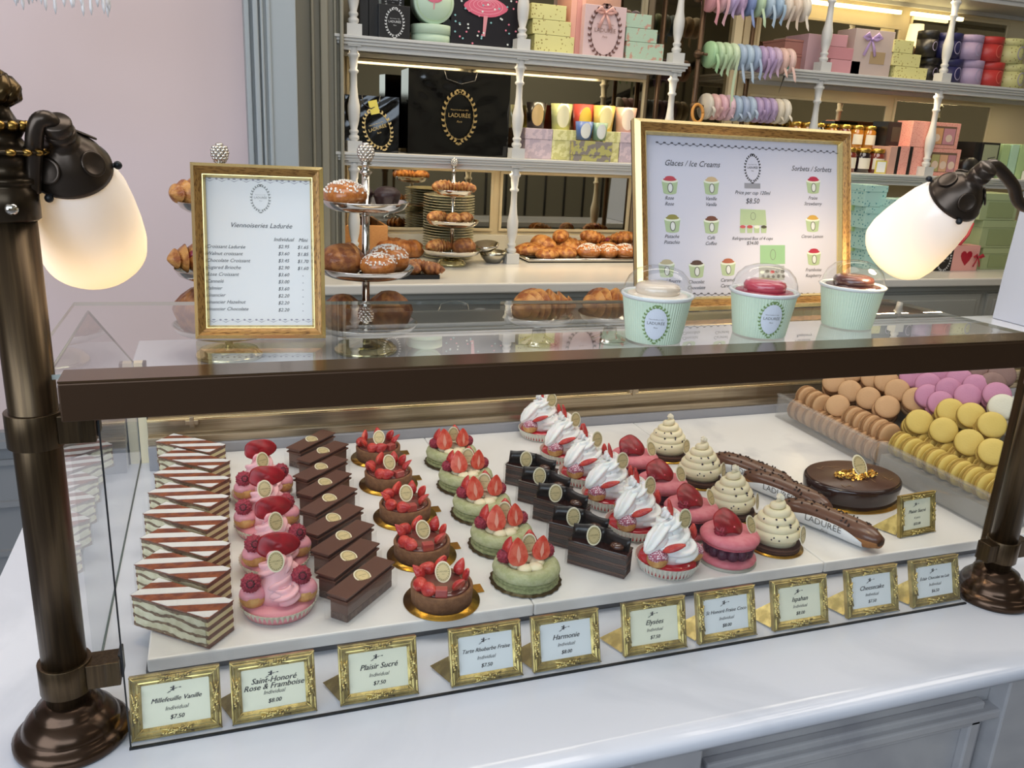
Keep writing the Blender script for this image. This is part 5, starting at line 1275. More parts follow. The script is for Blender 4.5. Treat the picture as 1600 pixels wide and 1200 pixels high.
# white display board at the far right, standing on the ledge
d0 = PY(1550,497,2.1); d1 = PY(1600,303,2.1); d2 = PY(1567,428,2.1)
o = MB().prism([(d0.x, ZW+.001), (3.0, ZW+.001), (3.0, d1.z+.02), (d1.x, d1.z), (d2.x, d2.z)], 0, .30, Matrix(((1,0,0,0),(0,0,-1,2.10),(0,1,0,0),(0,0,0,1)))).build('display_board', mat('board_white', 'd6dae6', .5), bevel=.002)
tag(o, 'white boxy board standing on the ledge at the far right edge', 'board')

# ================================================================== SHELVING ON THE REAR WALL
mM = mat('mirror_glass', 'b0ab9a', .02, 1)
def baluster(x, y, z0, z1, parent, inv, m_=SHELFW, s=1.0):
    H = z1-z0; P = [(.020,.0),(.020,.10),(.012,.105),(.019,.125),(.019,.15),(.012,.17),(.017,.19),(.017,.205),(.012,.22),(.019,.30),(.022,.38),(.022,.44),(.016,.52),(.0125,.62),(.0120,.74),(.0175,.755),(.0175,.77),(.0125,.785),(.015,.85),(.0165,.89),(.022,.905),(.022,.92),(.015,.935),(.018,1.0)]
    mb = MB().lathe([(r*s, z0+t*H) for r, t in P if t >= .10], 20, T(x, y, 0)); k = .026*s
    mb.box(x-k, x+k, y-k, y+k, z0, z0+H*.105); mb.box(x-k*.9, x+k*.9, y-k*.9, y+k*.9, z1-.004, z1)
    return sub_build(mb, 'baluster', m_, parent, inv)
def shelf_board(x0, x1, zt, parent, inv, ends=(0,0)):
    mb = MB()
    for a, b_, d in ((0,.010,.030),(.010,.020,.022),(.020,.030,.014)): mb.box(x0-d*.6, x1+d*.6, YS-d, 3.47, zt-b_, zt-a)
    mb.box(x0, x1, YS, YS+.010, zt-.048, zt-.030); mb.box(x0, x1, 3.455, 3.47, zt-.048, zt-.030)
    return sub_build(mb, 'shelf', SHELFW, parent, inv, bevel=.0015)
def bayunit(x0, x1, cols, shelves, mirrors, label, nm):
    e = empty(nm, (x0, YS, ZB), 0, label, 'shelving'); inv = Matrix.Translation((-x0, -YS, -ZB))
    sub_build(MB().box(x0, x1, 3.50, 3.55, ZB+.001, 1.9), 'back_panel', CREAM, e, inv)
    zs = [ZB]+shelves
    for zt in shelves: shelf_board(x0, x1, zt, e, inv)
    for k in range(len(zs)-1):
        for cx in cols: baluster(cx, YS+.012, zs[k]+.0005, zs[k+1]-.0305, e, inv)
    for cx in cols[::1]: baluster(cx+.02, 3.42, ZB+.0765, shelves[0]-.046, e, inv, CREAM, .9) if False else None
    for (a, b_, c_, d_) in mirrors:
        sub_build(MB().box(a, b_, 3.494, 3.4995, c_, d_), 'mirror', mM, e, inv)
        f = MB(); w_ = .012
        for q in ((a-w_,b_+w_,c_-w_,c_),(a-w_,b_+w_,d_,d_+w_),(a-w_,a,c_,d_),(b_,b_+w_,c_,d_)): f.box(q[0],q[1],3.488,3.4995,q[2],q[3])
        sub_build(f, 'mirror_frame', CREAM, e, inv, bevel=.002)
    return e
ux = lambda px, py: PY(px, py, 3.495).x
uz = lambda px, py: PY(px, py, 3.495).z
bayunit(.43, 1.79, [.483,1.108,1.762], [.578,.970,1.36], [
    (ux(546,150), ux(1000,180), uz(546,228), uz(546,94)), (ux(546,300), ux(766,310), ZB+.10, uz(546,262)), (ux(785,300), ux(980,310), ZB+.10, uz(790,272)), (ux(552,30), ux(1000,30), 1.03, 1.30)],
    'grey white shelving with turned balusters on the left of the rear wall', 'gift_shelving')
bayunit(2.28, 4.6, [2.47,3.128,3.79], [.576,.986,1.38], [
    (2.36, ux(1381,180), .66, uz(1381,166)), (ux(1397,180), ux(1542,190), .66, uz(1397,157)), (2.36, ux(1406,30), 1.05, uz(1406,47)), (ux(1421,60), ux(1567,70), 1.05, uz(1421,22))],
    'grey white shelving with turned balusters on the right of the rear wall', 'gift_shelving')
# panel between the shelving: mirror behind the ribbon rack
e = empty('bay_mirror', (1.81, 3.5, ZB), 0, 'tall mirror in the recess behind the ribbon rack', 'mirror'); inv = Matrix.Translation((-1.81, -3.5, -ZB))
sub_build(MB().box(1.80, 2.27, 3.51, 3.55, ZB+.001, 1.9), 'mirror_backing', mat('recess_tan', '8d7b60', .6), e, inv)
sub_build(MB().box(1.83, 2.22, 3.503, 3.5095, ZB+.08, 1.88), 'mirror', mat('bay_mirror_glass', '8f8672', .03, 1), e, inv)
sub_build(MB().box(2.22, 2.26, 3.48, 3.51, ZB+.001, 1.9), 'upright', CREAM, e, inv)
# warm strip lights under the top shelf on the right
for i, (a, b_) in enumerate((((1245,4),(1404,20)), ((1421,22),(1500,33)))):
    p = PY(a[0], a[1], 3.46); q = PY(b_[0], b_[1], 3.46)
    o = MB().box(p.x, q.x, 3.44, 3.455, (p.z+q.z)/2-.004, (p.z+q.z)/2+.012).build('strip_light', mat('strip_glow', 'fff3c8', .5, emit='ffe9a8', es=5)); tag(o, 'warm white strip light under the top shelf, '+('longer left one' if i == 0 else 'shorter right one'), 'light', 'strip lights over the right shelving')
# stands in for a lit lamp's reflection: small shaded lamp on the upper right shelf
p = PY(1429, 60, 3.40); z0 = .987
e = empty('reflected_lamp_stand_in', (p.x, 3.40, z0), 0, 'small lamp with lit cream shade, stand-in for a reflected lamp', 'lamp')
MB().lathe([(.03,0),(.03,.008),(.008,.015),(.008,.19)], 20).build('lamp_stem', BLACKM, e)
s_ = MB().lathe([(.042,.165),(.032,.265)], 28); s_.f = [f for f in s_.f if len(f) == 4]; s_.mi = s_.mi[:len(s_.f)]; s_.sm = s_.sm[:len(s_.f)]
s_.build('lamp_shade', mat('lit_shade', 'f2e3bb', .6, emit='ffe6ab', es=.9), e)
for (x_, z_, pw_) in ((.75,.90,1.3),(1.42,.90,1.3),(2.9,.90,1.3),(3.6,.90,1.0),(.8,.50,1.0),(1.45,.50,1.0),(2.9,.50,1.0),(1.2,1.28,1.0),(2.9,1.30,1.2)):      # shelf lights, warm
    l = bpy.data.lights.new('shelf_light', 'AREA'); l.shape = 'RECTANGLE'; l.size = .6; l.size_y = .012; l.energy = pw_*1.3; l.color = (1,.80,.50)
    lo = bpy.data.objects.new('shelf_light', l); COL.objects.link(lo); lo.location = (x_, 3.178, (.938 if z_ > .8 else .546) if z_ < 1.1 else 1.326)

# ------------------------------------------------------------------ goods on the shelves
def ext(px0, py0, px1, py1, Y, z0):
    m_ = (py0+py1)/2; a = PY(px0, m_, Y).x; b_ = PY(px1, m_, Y).x; return a, b_, PY((px0+px1)/2, py0, Y).z
def gbox(px0, py0, px1, Y, d, z0, m_, label, group=None, name='gift_box', lid=None, deco=None, lidm=None, cat='box', pyb=None):
    a, b_, z1 = ext(px0, py0, px1, pyb or py0+30, Y, z0); e = empty(name, ((a+b_)/2, Y, z0+.0006), 0, label, cat, group); w_ = b_-a; h = z1-z0
    lh = h*lid if lid else 0
    body = MB().box(-w_/2, w_/2, 0, d, 0, h-lh if lid else h).build('box_body', m_, e, bevel=.001)
    if lid: MB().box(-w_/2-.002, w_/2+.002, -.002, d+.002, h-lh, h).build('lid', lidm or m_, e, bevel=.001)
    if deco: deco(body, w_, h, d)
    return e, w_, h
MZ = lambda x, z, y=-.003: Matrix(((1,0,0,x),(0,0,-1,y),(0,1,0,z),(0,0,0,1)))
def d_emblem(s, mw, mt, fill=None, fx=0, fz=.5):
    def f(e, w_, h, d):
        mb = MB(); emblem(mb, 0, 0, s*min(w_, h), 0, 1, 2, MZ(fx*w_, h*fz), 0 if fill else None); mb.build('emblem', [fill or mt, mw, mt], e)
    return f
STARS = dots_mat('star_print', 'cdc98a', '8f7f45', 75, .22); TEALP = dots_mat('teal_print', 'a9cdc4', '4d8a90', 60, .22)
TOWN = mat('skyline_print', 'a8bfa9', .5, c2='b98f7e', scale=45, mixr=(.55,.62)); PINKD = dots_mat('pink_dot_print', 'e8a596', 'd27a70', 160, .28)
DAMP = mat('purple_damask', 'b3a3ae', .5, c2='c9b6bd', scale=40, mixr=(.48,.52)); DAMY = mat('yellow_damask', 'c4c080', .5, c2='dcd8a0', scale=40, mixr=(.48,.52)); DAMG = mat('grey_damask', 'b5af6a', .5, c2='857d78', scale=38, mixr=(.49,.52))
BLK = mat('black_card', '1c1a1a', .35); PNK = mat('pink_card', 'cfa0a2', .5); ROS = mat('rose_card', 'ceb3b3', .5); SAL = mat('salmon_card', 'c79c8c', .5); MNT = mat('mint_card', 'a9cbb0', .5); GRN = mat('green_card', 'a3bd86', .5); NAV = mat('navy_card', '2a2a55', .4); PUR = mat('lilac_card', 'ad98b4', .45); RED = mat('red_card', 'bb3a36', .4); LIL = mat('lilac_ribbon', 'b79ac8', .35)
Z1, Z2, R1, R2 = .970, .578, .986, .576
# top left shelf
for i, (x0, x1, y0) in enumerate(((562,577,-20),(575,592,-14))):
    gbox(x0, y0, x1, 3.22, .14, Z1, BLK, 'tall black book box at the left end of the upper shelf, '+('outer' if i == 0 else 'inner')+' one', 'black boxes on the upper shelf')
g0, w_, h = gbox(592, 8, 641, 3.19, .10, Z1, BLK, 'black box with silver oval emblem on the upper shelf', 'black boxes on the upper shelf', deco=d_emblem(.62, INKS, INKS))
gbox(596, -22, 632, 3.31, .10, Z1, BLK, 'taller black box standing behind the emblem box', 'black boxes on the upper shelf', deco=d_emblem(.7, INKS, INKS, None, 0, .75))
def rbox(px, w_px, py0, Y, z0, m_, label, group=None, lid=.5, cat='box', nm='round_box', lab_m=None):
    q = PY(px, (py0+py0+30)/2, Y); r = abs(PY(px+w_px/2, py0, Y).x-PY(px-w_px/2, py0, Y).x)/2; z1 = PY(px, py0, Y).z; h = z1-z0
    e = empty(nm, (q.x, Y+r*.2, z0+.0006), 0, label, cat, group)
    MB().lathe([(r*.98,0),(r*.98,h*(1-lid))], 40).build('box_body', m_, e); MB().lathe([(r,h*(1-lid)),(r*1.01,h*(1-lid)),(r*1.01,h-.002),(r*.99,h),(.0001,h)], 40).build('lid', m_, e); return e, r, h
MG = mat('mint_green_card', 'b7cdb6', .45)
e, r, h = rbox(675, 62, 40, 3.24, Z1, MG, 'low round mint box under the upright round box', 'round mint boxes')
zc = Z1+h+.001; rr = (PY(707,20,3.22).x-PY(645,20,3.22).x)/2
e = empty('round_box', (PY(676,10,3.22).x, 3.20, zc), 0, 'round mint box standing upright with a pink tutu picture', 'box', 'round mint boxes')
M = Matrix(((1,0,0,0),(0,0,-1,.07),(0,1,0,rr),(0,0,0,1)))
MB().lathe([(rr*.97,0),(rr*.97,.04),(rr,.04),(rr,.072),(rr*.99,.074),(.0001,.074)], 48, M).build('box_body', MG, e)
def tutu(e, s, M, mats, leg=True):
    t = MB(); n = 24
    t.add([(s*.5*math.cos(2*PI*i/n)*(1+.06*math.cos(8*PI*i/n)), s*.21*math.sin(2*PI*i/n)-s*.05*abs(math.cos(2*PI*i/n))**3*0, 0) for i in range(n)], [tuple(range(n))], M, 0, False)
    for k in range(1,5): ring(t, 0, s*.02*k, s*(1-.19*k), s*.42*(1-.19*k), s*.012, .0006, 1, M, 24)
    if leg: t.add([(-s*.05,-s*.18,.0004),(s*.05,-s*.18,.0004),(s*.0,-s*.62,.0004),(-s*.06,-s*.62,.0004)], [(0,1,2,3)], M, 2, False)
    disc(t, 0, s*.24, s*.14, s*.22, .0004, 3, M, 12); disc(t, 0, s*.40, s*.10, s*.11, .0004, 2, M, 12)
    t.build('tutu_picture', mats, e)
TM = [mat('tutu_pink', 'cf5f78', .5), mat('tutu_light', 'e39aa8', .5), mat('stocking_pink', 'd08a92', .5), mat('bodice_teal', '6fb8a8', .5)]
ringm = MB(); ring(ringm, 0, 0, rr*1.75, rr*1.75, rr*.02, .0755, 0, M); ringm.build('printed_ring', GRN, e)
tutu(e, rr*.75, M @ T(0, rr*.12, .0755), TM)
# black gift bags
def bag(px0, py0, px1, py1, Y, z0, d, label, group, m_, wr=.012, seed=1, rz=0):
    a, b_, z1 = ext(px0, py0, px1, py1, Y, z0); w_ = b_-a; h = z1-z0; e = empty('gift_bag', (a, Y, z0+.0006), rz, label, 'bag', group)
    rd = random.Random(seed); n = 34; m2 = 22; vs = []; fs = []
    ph = [(rd.uniform(4,16), rd.uniform(-24,24), rd.uniform(0,6)) for _ in range(6)]
    def hgt(u, v):
        s_ = sum(math.sin(p_*u*1.3+q_*v+r_) for p_, q_, r_ in ph)/6; ed = min(u,1-u,v,1-v)
        return -wr*(abs(s_)**.8)*(1 if s_ > 0 else -1)*min(1, ed*9)*(.18+.82*max(0,(v-.45)/.55)) - wr*.25*u*math.sin(3*v)
    for j in range(m2+1):
        for i in range(n+1):
            u, v = i/n, j/m2; vs.append((u*w_, hgt(u,v), v*h))
    for j in range(m2):
        for i in range(n): k = j*(n+1)+i; fs.append((k, k+1, k+n+2, k+n+1))
    mb = MB().add(vs, fs, None, 0, True); mb.quad((0,0,0),(0,0,h),(0,d,h*.99),(0,d,0)); mb.quad((w_,0,0),(w_,d,0),(w_,d,h*.99),(w_,0,h)); mb.quad((0,d,0),(0,d,h*.99),(w_,d,h*.99),(w_,d,0)); mb.quad((0,0,0),(0,d,0),(w_,d,0),(w_,0,0)); mb.quad((0,0,h),(w_,0,h),(w_,d,h*.99),(0,d,h*.99))
    mb.build('bag_body', m_, e)
    hd_ = MB(); 
    for q in (-.002, d): hd_.tube([(w_*.34,q,h),(w_*.36,q-.006,h-.03),(w_*.5,q-.010,h-.045),(w_*.64,q-.006,h-.03),(w_*.66,q,h)], .0022, 6)
    if seed != 3: hd_.build('handle', BLK, e)
    return e, w_, h
BAGM = mat('black_gloss', '080808', .10, spec=.7)
eb, w_, h = bag(706, -60, 812, 40, 3.21, Z1, .12, 'dark bag with pink tutu dancer and dots on the upper shelf', 'gift bags', mat('bag_navy', '17151c', .35), .002, 3)
dm = MB(); rd = random.Random(8)
for k in range(70):
    disc(dm, rd.uniform(.04,.96)*w_, rd.uniform(.03,.97)*h, .008, .007, .0035, k % 3, MZ(0,0), 7)
dm.build('printed_dots', [mat('dot_pink','d7788c',.5), mat('dot_white','d8dcd8',.5), mat('dot_teal','7fb0b4',.5)], eb)
tutu(eb, w_*.62, MZ(w_*.5, PY(760,12,3.21).z-Z1, -.0055), TM)
eb, w_, h = bag(638, 112, 797, 180, 3.20, Z2, .13, 'large glossy black gift bag with gold wreath emblem on the middle shelf', 'gift bags', BAGM, .010, 5)
mb = MB(); emblem(mb, 0, 0, .135, 0, 0, 1, MZ(w_*.49, h*.47, -.013)); mb.build('emblem', [INKGOLD, INKGOLD], eb)
eb, w_, h = bag(535, 150, 622, 195, 3.215, Z2, .13, 'glossy black gift bag turned aside at the left end of the middle shelf', 'gift bags', BAGM, .008, 9, -.12)
mb = MB(); emblem(mb, 0, 0, .105, 0, 0, 1, MZ(w_*.62, h*.42, -.011) @ T(0,0,0,0,0,.35)); mb.build('emblem', [INKGOLD, INKGOLD], eb)
MB().box(-.016,.016,-.024,.024,0,.001, MZ(w_*.55, h*.80, -.011) @ T(0,0,0,0,0,.25)).build('yellow_tag', mat('yellow_tag', 'e2cf5a', .5), eb)
# star boxes, pink books, bow box, skyline boxes
def stack(specs, m_, lab, grp, Y, z0, d=.12, deco=None, lid=None, name='gift_box'):
    z = z0
    for i, (x0, x1, y0) in enumerate(specs):          # from the bottom
        g, w_, h = gbox(x0, y0, x1, Y+.0*i, d, z, m_[i % len(m_)] if isinstance(m_, list) else m_, f'{lab}, '+('topmost' if i == len(specs)-1 else 'bottom one' if i == 0 else ORD[i]+' from the bottom'), grp, deco=deco, lid=lid, name=name, pyb=y0+24)
        z += h+.0012
stack([(835,897,56),(832,892,32),(830,885,7)], STARS, 'yellow star printed box of the stack on the upper left shelf', 'star boxes on the upper left shelf', 3.20, Z1)
bk = [(893,902),(902,909),(909,915)]
for i, (x0, x1) in enumerate(bk): gbox(x0, -8+3*i, x1, 3.21, .15, Z1, mat('pink_book_%d' % (i%2), ('d8a090','c98e84')[i%2], .5), 'tall pink book standing beside the bow box, '+ORD[i]+' from the left', 'pink books', name='book', cat='book')
gbox(910, -25, 972, 3.34, .08, Z1, SAL, 'tall salmon pink box behind the bow box')
g, w_, h = gbox(914, 9, 979, 3.18, .13, Z1, ROS, 'pale pink box with satin bow and wreath emblem', None, deco=d_emblem(.80, mat('brown_print','6b4a45',.5), mat('brown_print2','8a6a60',.5)))
def bow(e, x, z, s, m_, y=-.006):
    b = MB()
    for sg in (-1,1): b.tube([(x,y,z),(x+sg*s*.5,y-.008,z+s*.32),(x+sg*s*.85,y-.006,z+s*.1),(x+sg*s*.45,y-.004,z-.05*s),(x,y,z)], [s*.06,s*.20,s*.17,s*.14,s*.06], 8, None, 0, True, .35, up=(0,1,0)); b.tube([(x,y,z),(x+sg*s*.3,y-.002,z-s*.6),(x+sg*s*.55,y,z-s*1.25)], [s*.06,s*.12,s*.14], 8, None, 0, True, .15, up=(0,1,0))
    b.ball((x,y-.004,z), s*.12, 10, 8); b.build('bow', m_, e)
bow(g, -w_*.02, h*.86, .045, mat('satin_pink', 'd8a49a', .3))
stack([(978,1037,67),(978,1027,45),(978,1018,22)], TOWN, 'mint skyline printed box of the stack beside the bow box', 'skyline boxes on the upper left shelf', 3.19, Z1)
# damask boxes with candles
for i, (x0, x1, y0, m_, lb, lidf) in enumerate(((821,863,201,DAMP,'lilac damask box under the black candle',.35),(863,899,203,DAMY,'yellow damask box under the green candle',.35),(942,968,206,DAMY,'yellow damask box under the yellow candle',.35),(969,1000,207,DAMP,'lilac damask box at the right end of the middle shelf',.35))):
    gbox(x0, y0, x1, 3.20, .12, Z2, m_, lb, 'damask boxes on the middle shelf', lid=lidf)
gbox(903, 216, 941, 3.26, .09, Z2, mat('brown_card', '7f7468', .5), 'plain grey box behind the front damask box')
g, w_, hlow = gbox(897, 221, 955, 3.155, .04, Z2, DAMG, 'low yellow and grey damask box in front of the others', 'damask boxes on the middle shelf', lid=.7)
def candle(px, wpx, py0, pyb, Y, m_, oval, label):
    q = PY(px, pyb, Y); r = (PY(px+wpx/2,pyb,Y).x-PY(px-wpx/2,pyb,Y).x)/2; h = PY(px, py0, Y).z-q.z
    e = empty('candle_cup', (q.x, Y+r, q.z), 0, label, 'candle', 'coloured candle cups')
    MB().lathe([(r*.80,0),(r,h),(r*.96,h),(r*.93,h-.006),(.0001,h-.006)], 32).build('cup', m_, e)
    mb = MB(); R_ = r*.91; 
    disc(mb, 0, 0, r*1.24, h*.84, 0); out = []
    for v in mb.v:
        rr = (r*.80+(r*.20)*((v.y+h*.5)/h))*1.014; a = v.x/rr-PI/2-.12; out.append(Vector((rr*math.cos(a), rr*math.sin(a), h*.5+v.y)))
    mb.v = out; mb.build('oval_label', oval, e); return e
OW = mat('oval_cream', 'e6dfc0', .5)
zt1 = PY(842, 201, 3.2)
for px, w0, y0, yb, Y, c_, lb, ov in ((842,31,160,200,3.20,'201c1a','black','cfae74'),(882,32,162,203,3.20,'b9bb80','light green','e6dfb8'),(916,32,163,214,3.26,'d0554a','coral red','e6c24a'),(949,32,165,206,3.21,'d8bc68','yellow','ead9a0'),(983,31,168,207,3.20,'d3ab98','pale pink','ecd9c4'),(917,26,190,219,3.157,'4a68a8','small blue','e4e4dc'),(941,23,192,220,3.157,'86a488','small sage green','e4e4dc')):
    candle(px, w0, y0, yb, Y, mat('candle_'+c_, c_, .3, coat=.4), mat('oval_'+ov, ov, .5), lb+' candle cup with pale oval label on the middle shelf')
# ribbon rack in the recess
rk = empty('ribbon_rack', (1.80, 3.05, ZB), 0, 'brown pipe rack holding rods of ribbon spools', 'rack'); inv = Matrix.Translation((-1.80, -3.05, -ZB))
RKM = mat('rack_bronze', '5c4735', .4, .7)
YR = 3.12; A0 = PY(1035,60,YR); A1 = PY(1095,60,YR); A2 = PY(1236,100,YR)
for q in (Vector((1.818,3.40,0)), Vector((A1.x,YR,0))): sub_build(MB().tube([(q.x, q.y, ZB), (q.x, q.y, 1.45)], .011, 14), 'upright', RKM, rk, inv)
sub_build(MB().tube([(A2.x+.01, 3.44, ZB), (A2.x+.01, 3.44, 1.45)], .011, 14), 'upright', RKM, rk, inv)
rods = []
for (pa, pb) in (((1090,2),(1246,12)), ((1090,84),(1222,98)), ((1084,165),(1215,175))):
    p = PY(*pa, YR); q = PY(*pb, YR); zz_ = (p.z+q.z)/2; rods.append((p.x, q.x, zz_))
    b = MB().tube([(p.x-.03, YR-.03, zz_), (q.x+.02, YR-.03, zz_)], .005, 10); b.ball((q.x+.03, YR-.03, zz_), (.014,.009,.009), 10, 8); b.ball((p.x-.005,YR-.012,zz_), .017, 12, 8); b.tube([(p.x-.005,YR-.05,zz_),(p.x-.005,YR+.01,zz_)], .006, 8)
    sub_build(b, 'rod', RKM, rk, inv)
cols = [['cf7f8c','dba0ac','b49ad0','b48fc0','5f78b8','a8c8a0','9db8d4','8fb0d0','e0cdbc','dcc4ae','e4d9c8'],['8fc48a','a8cc9c','b0d0a0','c0d8b0','93aecc','9db8d4','8fa8cc','a487b8','b092c6','c0a0c0','e0b0a4','e4b8b0'],['c9bfae','dba4a0','d8a0b0','dcb0c0','93aecc','8fa4c8','9db4d0','a487b8','9a80b4','a58ab8','dccdb4','e0d6c2']]
rd = random.Random(2)
for ri, ((x0, x1, z_), cs) in enumerate(zip(rods, cols)):
    n = len(cs); proto = None
    for i, c_ in enumerate(cs):
        xx = x0+.03+(x1-x0-.035)*i/(n-1); rr = .060 if ri != 0 else .058; wd_ = .0155
        c_ = ''.join('%02x' % int(int(c_[k:k+2],16)*.72+.28*g_) for k, g_ in ((0,176),(2,170),(4,158))); m_ = mat('ribbon_'+c_, c_, .35); e = empty('ribbon_spool', (xx, YR-.03, z_), 0, f'pastel ribbon spool on the {("top","middle","lowest")[ri]} rod, {ORD[i]} from the left', 'ribbon', 'ribbon spools on the rack')
        MX = Matrix(((0,0,1,0),(1,0,0,0),(0,1,0,0),(0,0,0,1)))
        sp_ = MB().lathe([(.0055,-.003),(rr*.80,-.003),(rr*.84,.003),(rr*.84,wd_-.003),(rr*.80,wd_+.002),(.0055,wd_+.002)], 36, MX); sp_.f = [f for f in sp_.f if len(f) == 4]; sp_.mi = sp_.mi[:len(sp_.f)]; sp_.sm = sp_.sm[:len(sp_.f)]
        sp_.build('ribbon_roll', m_, e)
        fl_ = MB(); ringp = [(.0055, -.0035),(rr,-.0035),(rr,-.0025),(.0055,-.0025)]
        f2 = MB().lathe([(.0055,-.0045),(rr*.80,-.0045),(rr*.80,-.0035),(.0055,-.0035)], 36, MX); f2.f = [f for f in f2.f if len(f) == 4]; f2.mi = f2.mi[:len(f2.f)]; f2.sm = f2.sm[:len(f2.f)]
        f2.build('spool_core', mat('core_'+c_, c_, .6), e)
        Lt = (.055+.035*rd.random()) if ri != 2 else .03
        if ri == 1 and i == 3: Lt = .20
        y1 = -rr*.84-.001; n2 = 8; vs = []
        for k in range(n2+1):
            t = k/n2; vs += [(.002+.004*math.sin(t*3+i), y1-.010*math.sin(t*2.6+i), -Lt*t), (.002+wd_-.003+.004*math.sin(t*3+i), y1-.010*math.sin(t*2.6+i), -Lt*t-(.012 if k == n2 else 0))]
        tl_ = MB().add(vs, [(2*k,2*k+1,2*k+3,2*k+2) for k in range(n2)]); to = tl_.build('ribbon_tail', m_, e)
# scissors and tape roll
p = PY(1230, 98, YR-.05)
sc = empty('scissors', (p.x, YR-.06, p.z), 0, 'scissors with green and white handles hanging from the rack', 'scissors')
M = MZ(0,0,0) @ T(0,0,0,0,0,-.25)
b = MB(); ring(b, 0, .0, .022, .056, .005, .002, 0, M, 24); ring(b, 0, .0, .022, .056, .005, -.002, 0, M, 24); b.tube([M @ Vector((.009*math.cos(a), .026*math.sin(a), 0)) for a in [2*PI*i/24 for i in range(25)]], .0035, 8); b.build('green_handle', [mat('scissor_green','1f7a66',.4)], sc)
b = MB(); b.tube([M @ Vector((.011+.009*math.cos(a), .002+.028*math.sin(a), -.004)) for a in [2*PI*i/24 for i in range(25)]], .0035, 8); b.tube([M @ Vector((.003,-.026,0)), M @ Vector((.001,-.052,0))], .005, 8); b.build('white_handle', mat('scissor_white','d8dcd4',.4), sc)
b = MB(); b.add([M @ Vector(v) for v in ((-.003,-.050,0),(.004,-.050,0),(.001,-.125,0),(-.004,-.050,.002),(.003,-.050,.002),(-.001,-.125,.002))], [(0,1,2),(3,4,5)], None, 0, False); b.build('blades', mat('blade_steel','55534e',.3,.9), sc)
p = PY(1090, 177, YR-.06)
o = MB().tube([(.024*math.cos(2*PI*i/28), .010*math.sin(2*PI*i/28)*.6, .034*math.sin(2*PI*i/28)) for i in range(29)], .006, 8).build('tape_ring', mat('tape_orange','c98a3c',.4)); o.location = (p.x, YR-.06, p.z); tag(o, 'orange and blue ring hanging on the lowest rod of the rack', 'ring')
# upper right shelf
stack([(1226,1262,85),(1226,1262,62)], mat('brown_pink', '9c6a60', .5), 'dusty brown box at the left of the upper right shelf', 'dusty brown boxes', 3.25, R1, .16, lid=.15)
gbox(1262, 54, 1300, 3.22, .16, R1, mat('dusty_rose', 'b09096', .5), 'tall dusty rose box behind the baluster of the upper right shelf')
stack([(1296,1343,94),(1293,1333,74),(1296,1324,54)], [mat('rose_a','c08c94',.5), mat('rose_b','b98088',.5)], 'rose box of the stepped stack, upper right shelf', 'stepped rose boxes', 3.20, R1, .12)
g, w_, h = gbox(1336, 47, 1398, 3.20, .12, R1, mat('mauve_grey', 'b3a39e', .5), 'tall mauve grey box with lilac bow'); bow(g, -w_*.10, h*.80, .055, LIL); MB().box(-w_*.06, w_*.32, -.0015, 0, h*.28, h*.54).build('printed_plate', mat('tan_plate','a08a6a',.5), g)
stack([(1397,1448,105),(1395,1438,84),(1397,1427,63)], STARS, 'yellow star printed box of the stack on the upper right shelf', 'star boxes on the upper right shelf', 3.19, R1)
gbox(1447, 92, 1470, 3.24, .10, R1, BLK, 'black box with small gold oval beside the star boxes', deco=d_emblem(.5, INKGOLD, INKGOLD, INKGOLD, 0, .7))
for px, w0, ys_, m_, cn in ((1462,26,(90,47),BLK,'black'),(1497,36,(92,51),NAV,'navy'),(1530,36,(94,54),PUR,'lilac'),(1562,35,(97,57),RED,'red'),(1596,36,(100,60),STARS,'star printed')):
    z = R1; Yc = 3.20 if cn != 'black' else 3.22
    for i, y0 in enumerate(ys_):
        q = PY(px, y0+15, Yc); r = (PY(px+w0/2,y0,Yc).x-PY(px-w0/2,y0,Yc).x)/2; z1 = PY(px, y0, Yc).z
        e = empty('round_box', (q.x, Yc+r, z+.0008), 0, f'{cn} cylindrical box on the upper right shelf, '+('lower' if i == 0 else 'upper')+' of its pair', 'box', 'cylindrical boxes'); h = z1-z-.001
        MB().lathe([(r*.98,0),(r*.98,h*.7)], 36).build('box_body', m_, e); MB().lathe([(r,h*.7),(r,h-.001),(r*.98,h),(.0001,h)], 36).build('lid', m_, e)
        mb = MB(); ring(mb, 0, 0, r*.62, r*.84, r*.06, 0, 0, None, 24); 
        out = []
        for v in mb.v: a = v.x/r-PI/2+.1; out.append(Vector((r*1.01*math.cos(a), r*1.01*math.sin(a), h*.42+v.y)))
        mb.v = out; mb.build('oval_print', mat('pale_print', 'a59cb8', .5) if cn != 'red' else mat('pale_print_red','d8685a',.5), e)
        z = z1
# lower right shelf: jars, pink window boxes, black boxes
def jar(px, w0, py0, Y, z0, m_, label):
    q = PY(px, py0+10, Y); r = (PY(px+w0/2,py0,Y).x-PY(px-w0/2,py0,Y).x)/2; h = PY(px, py0, Y).z-z0
    e = empty('jam_jar', (q.x, Y+r, z0+.0006), 0, label, 'jar', 'jam and honey jars')
    MB().lathe([(r*.9,0),(r*.96,.003),(r*.96,h*.74),(r*.82,h*.80),(r*.82,h*.83)], 28).build('jar_glass', m_, e)
    MB().lathe([(r*.86,h*.82),(r*.90,h*.84),(r*.90,h*.99),(r*.86,h),(.0001,h)], 28).build('lid', mat('brass_lid','c7a24c',.25,.9), e)
    lb = MB(); vs = []; n = 12
    for k in range(n+1): a = -PI/2-.15+(k/n-.5)*1.7; vs += [(r*.975*math.cos(a), r*.975*math.sin(a), h*.16), (r*.975*math.cos(a), r*.975*math.sin(a), h*.60)]
    lb.add(vs, [(2*k,2*k+2,2*k+3,2*k+1) for k in range(n)]); lb.build('paper_label', mat('jar_label','ddd6c4',.5), e)
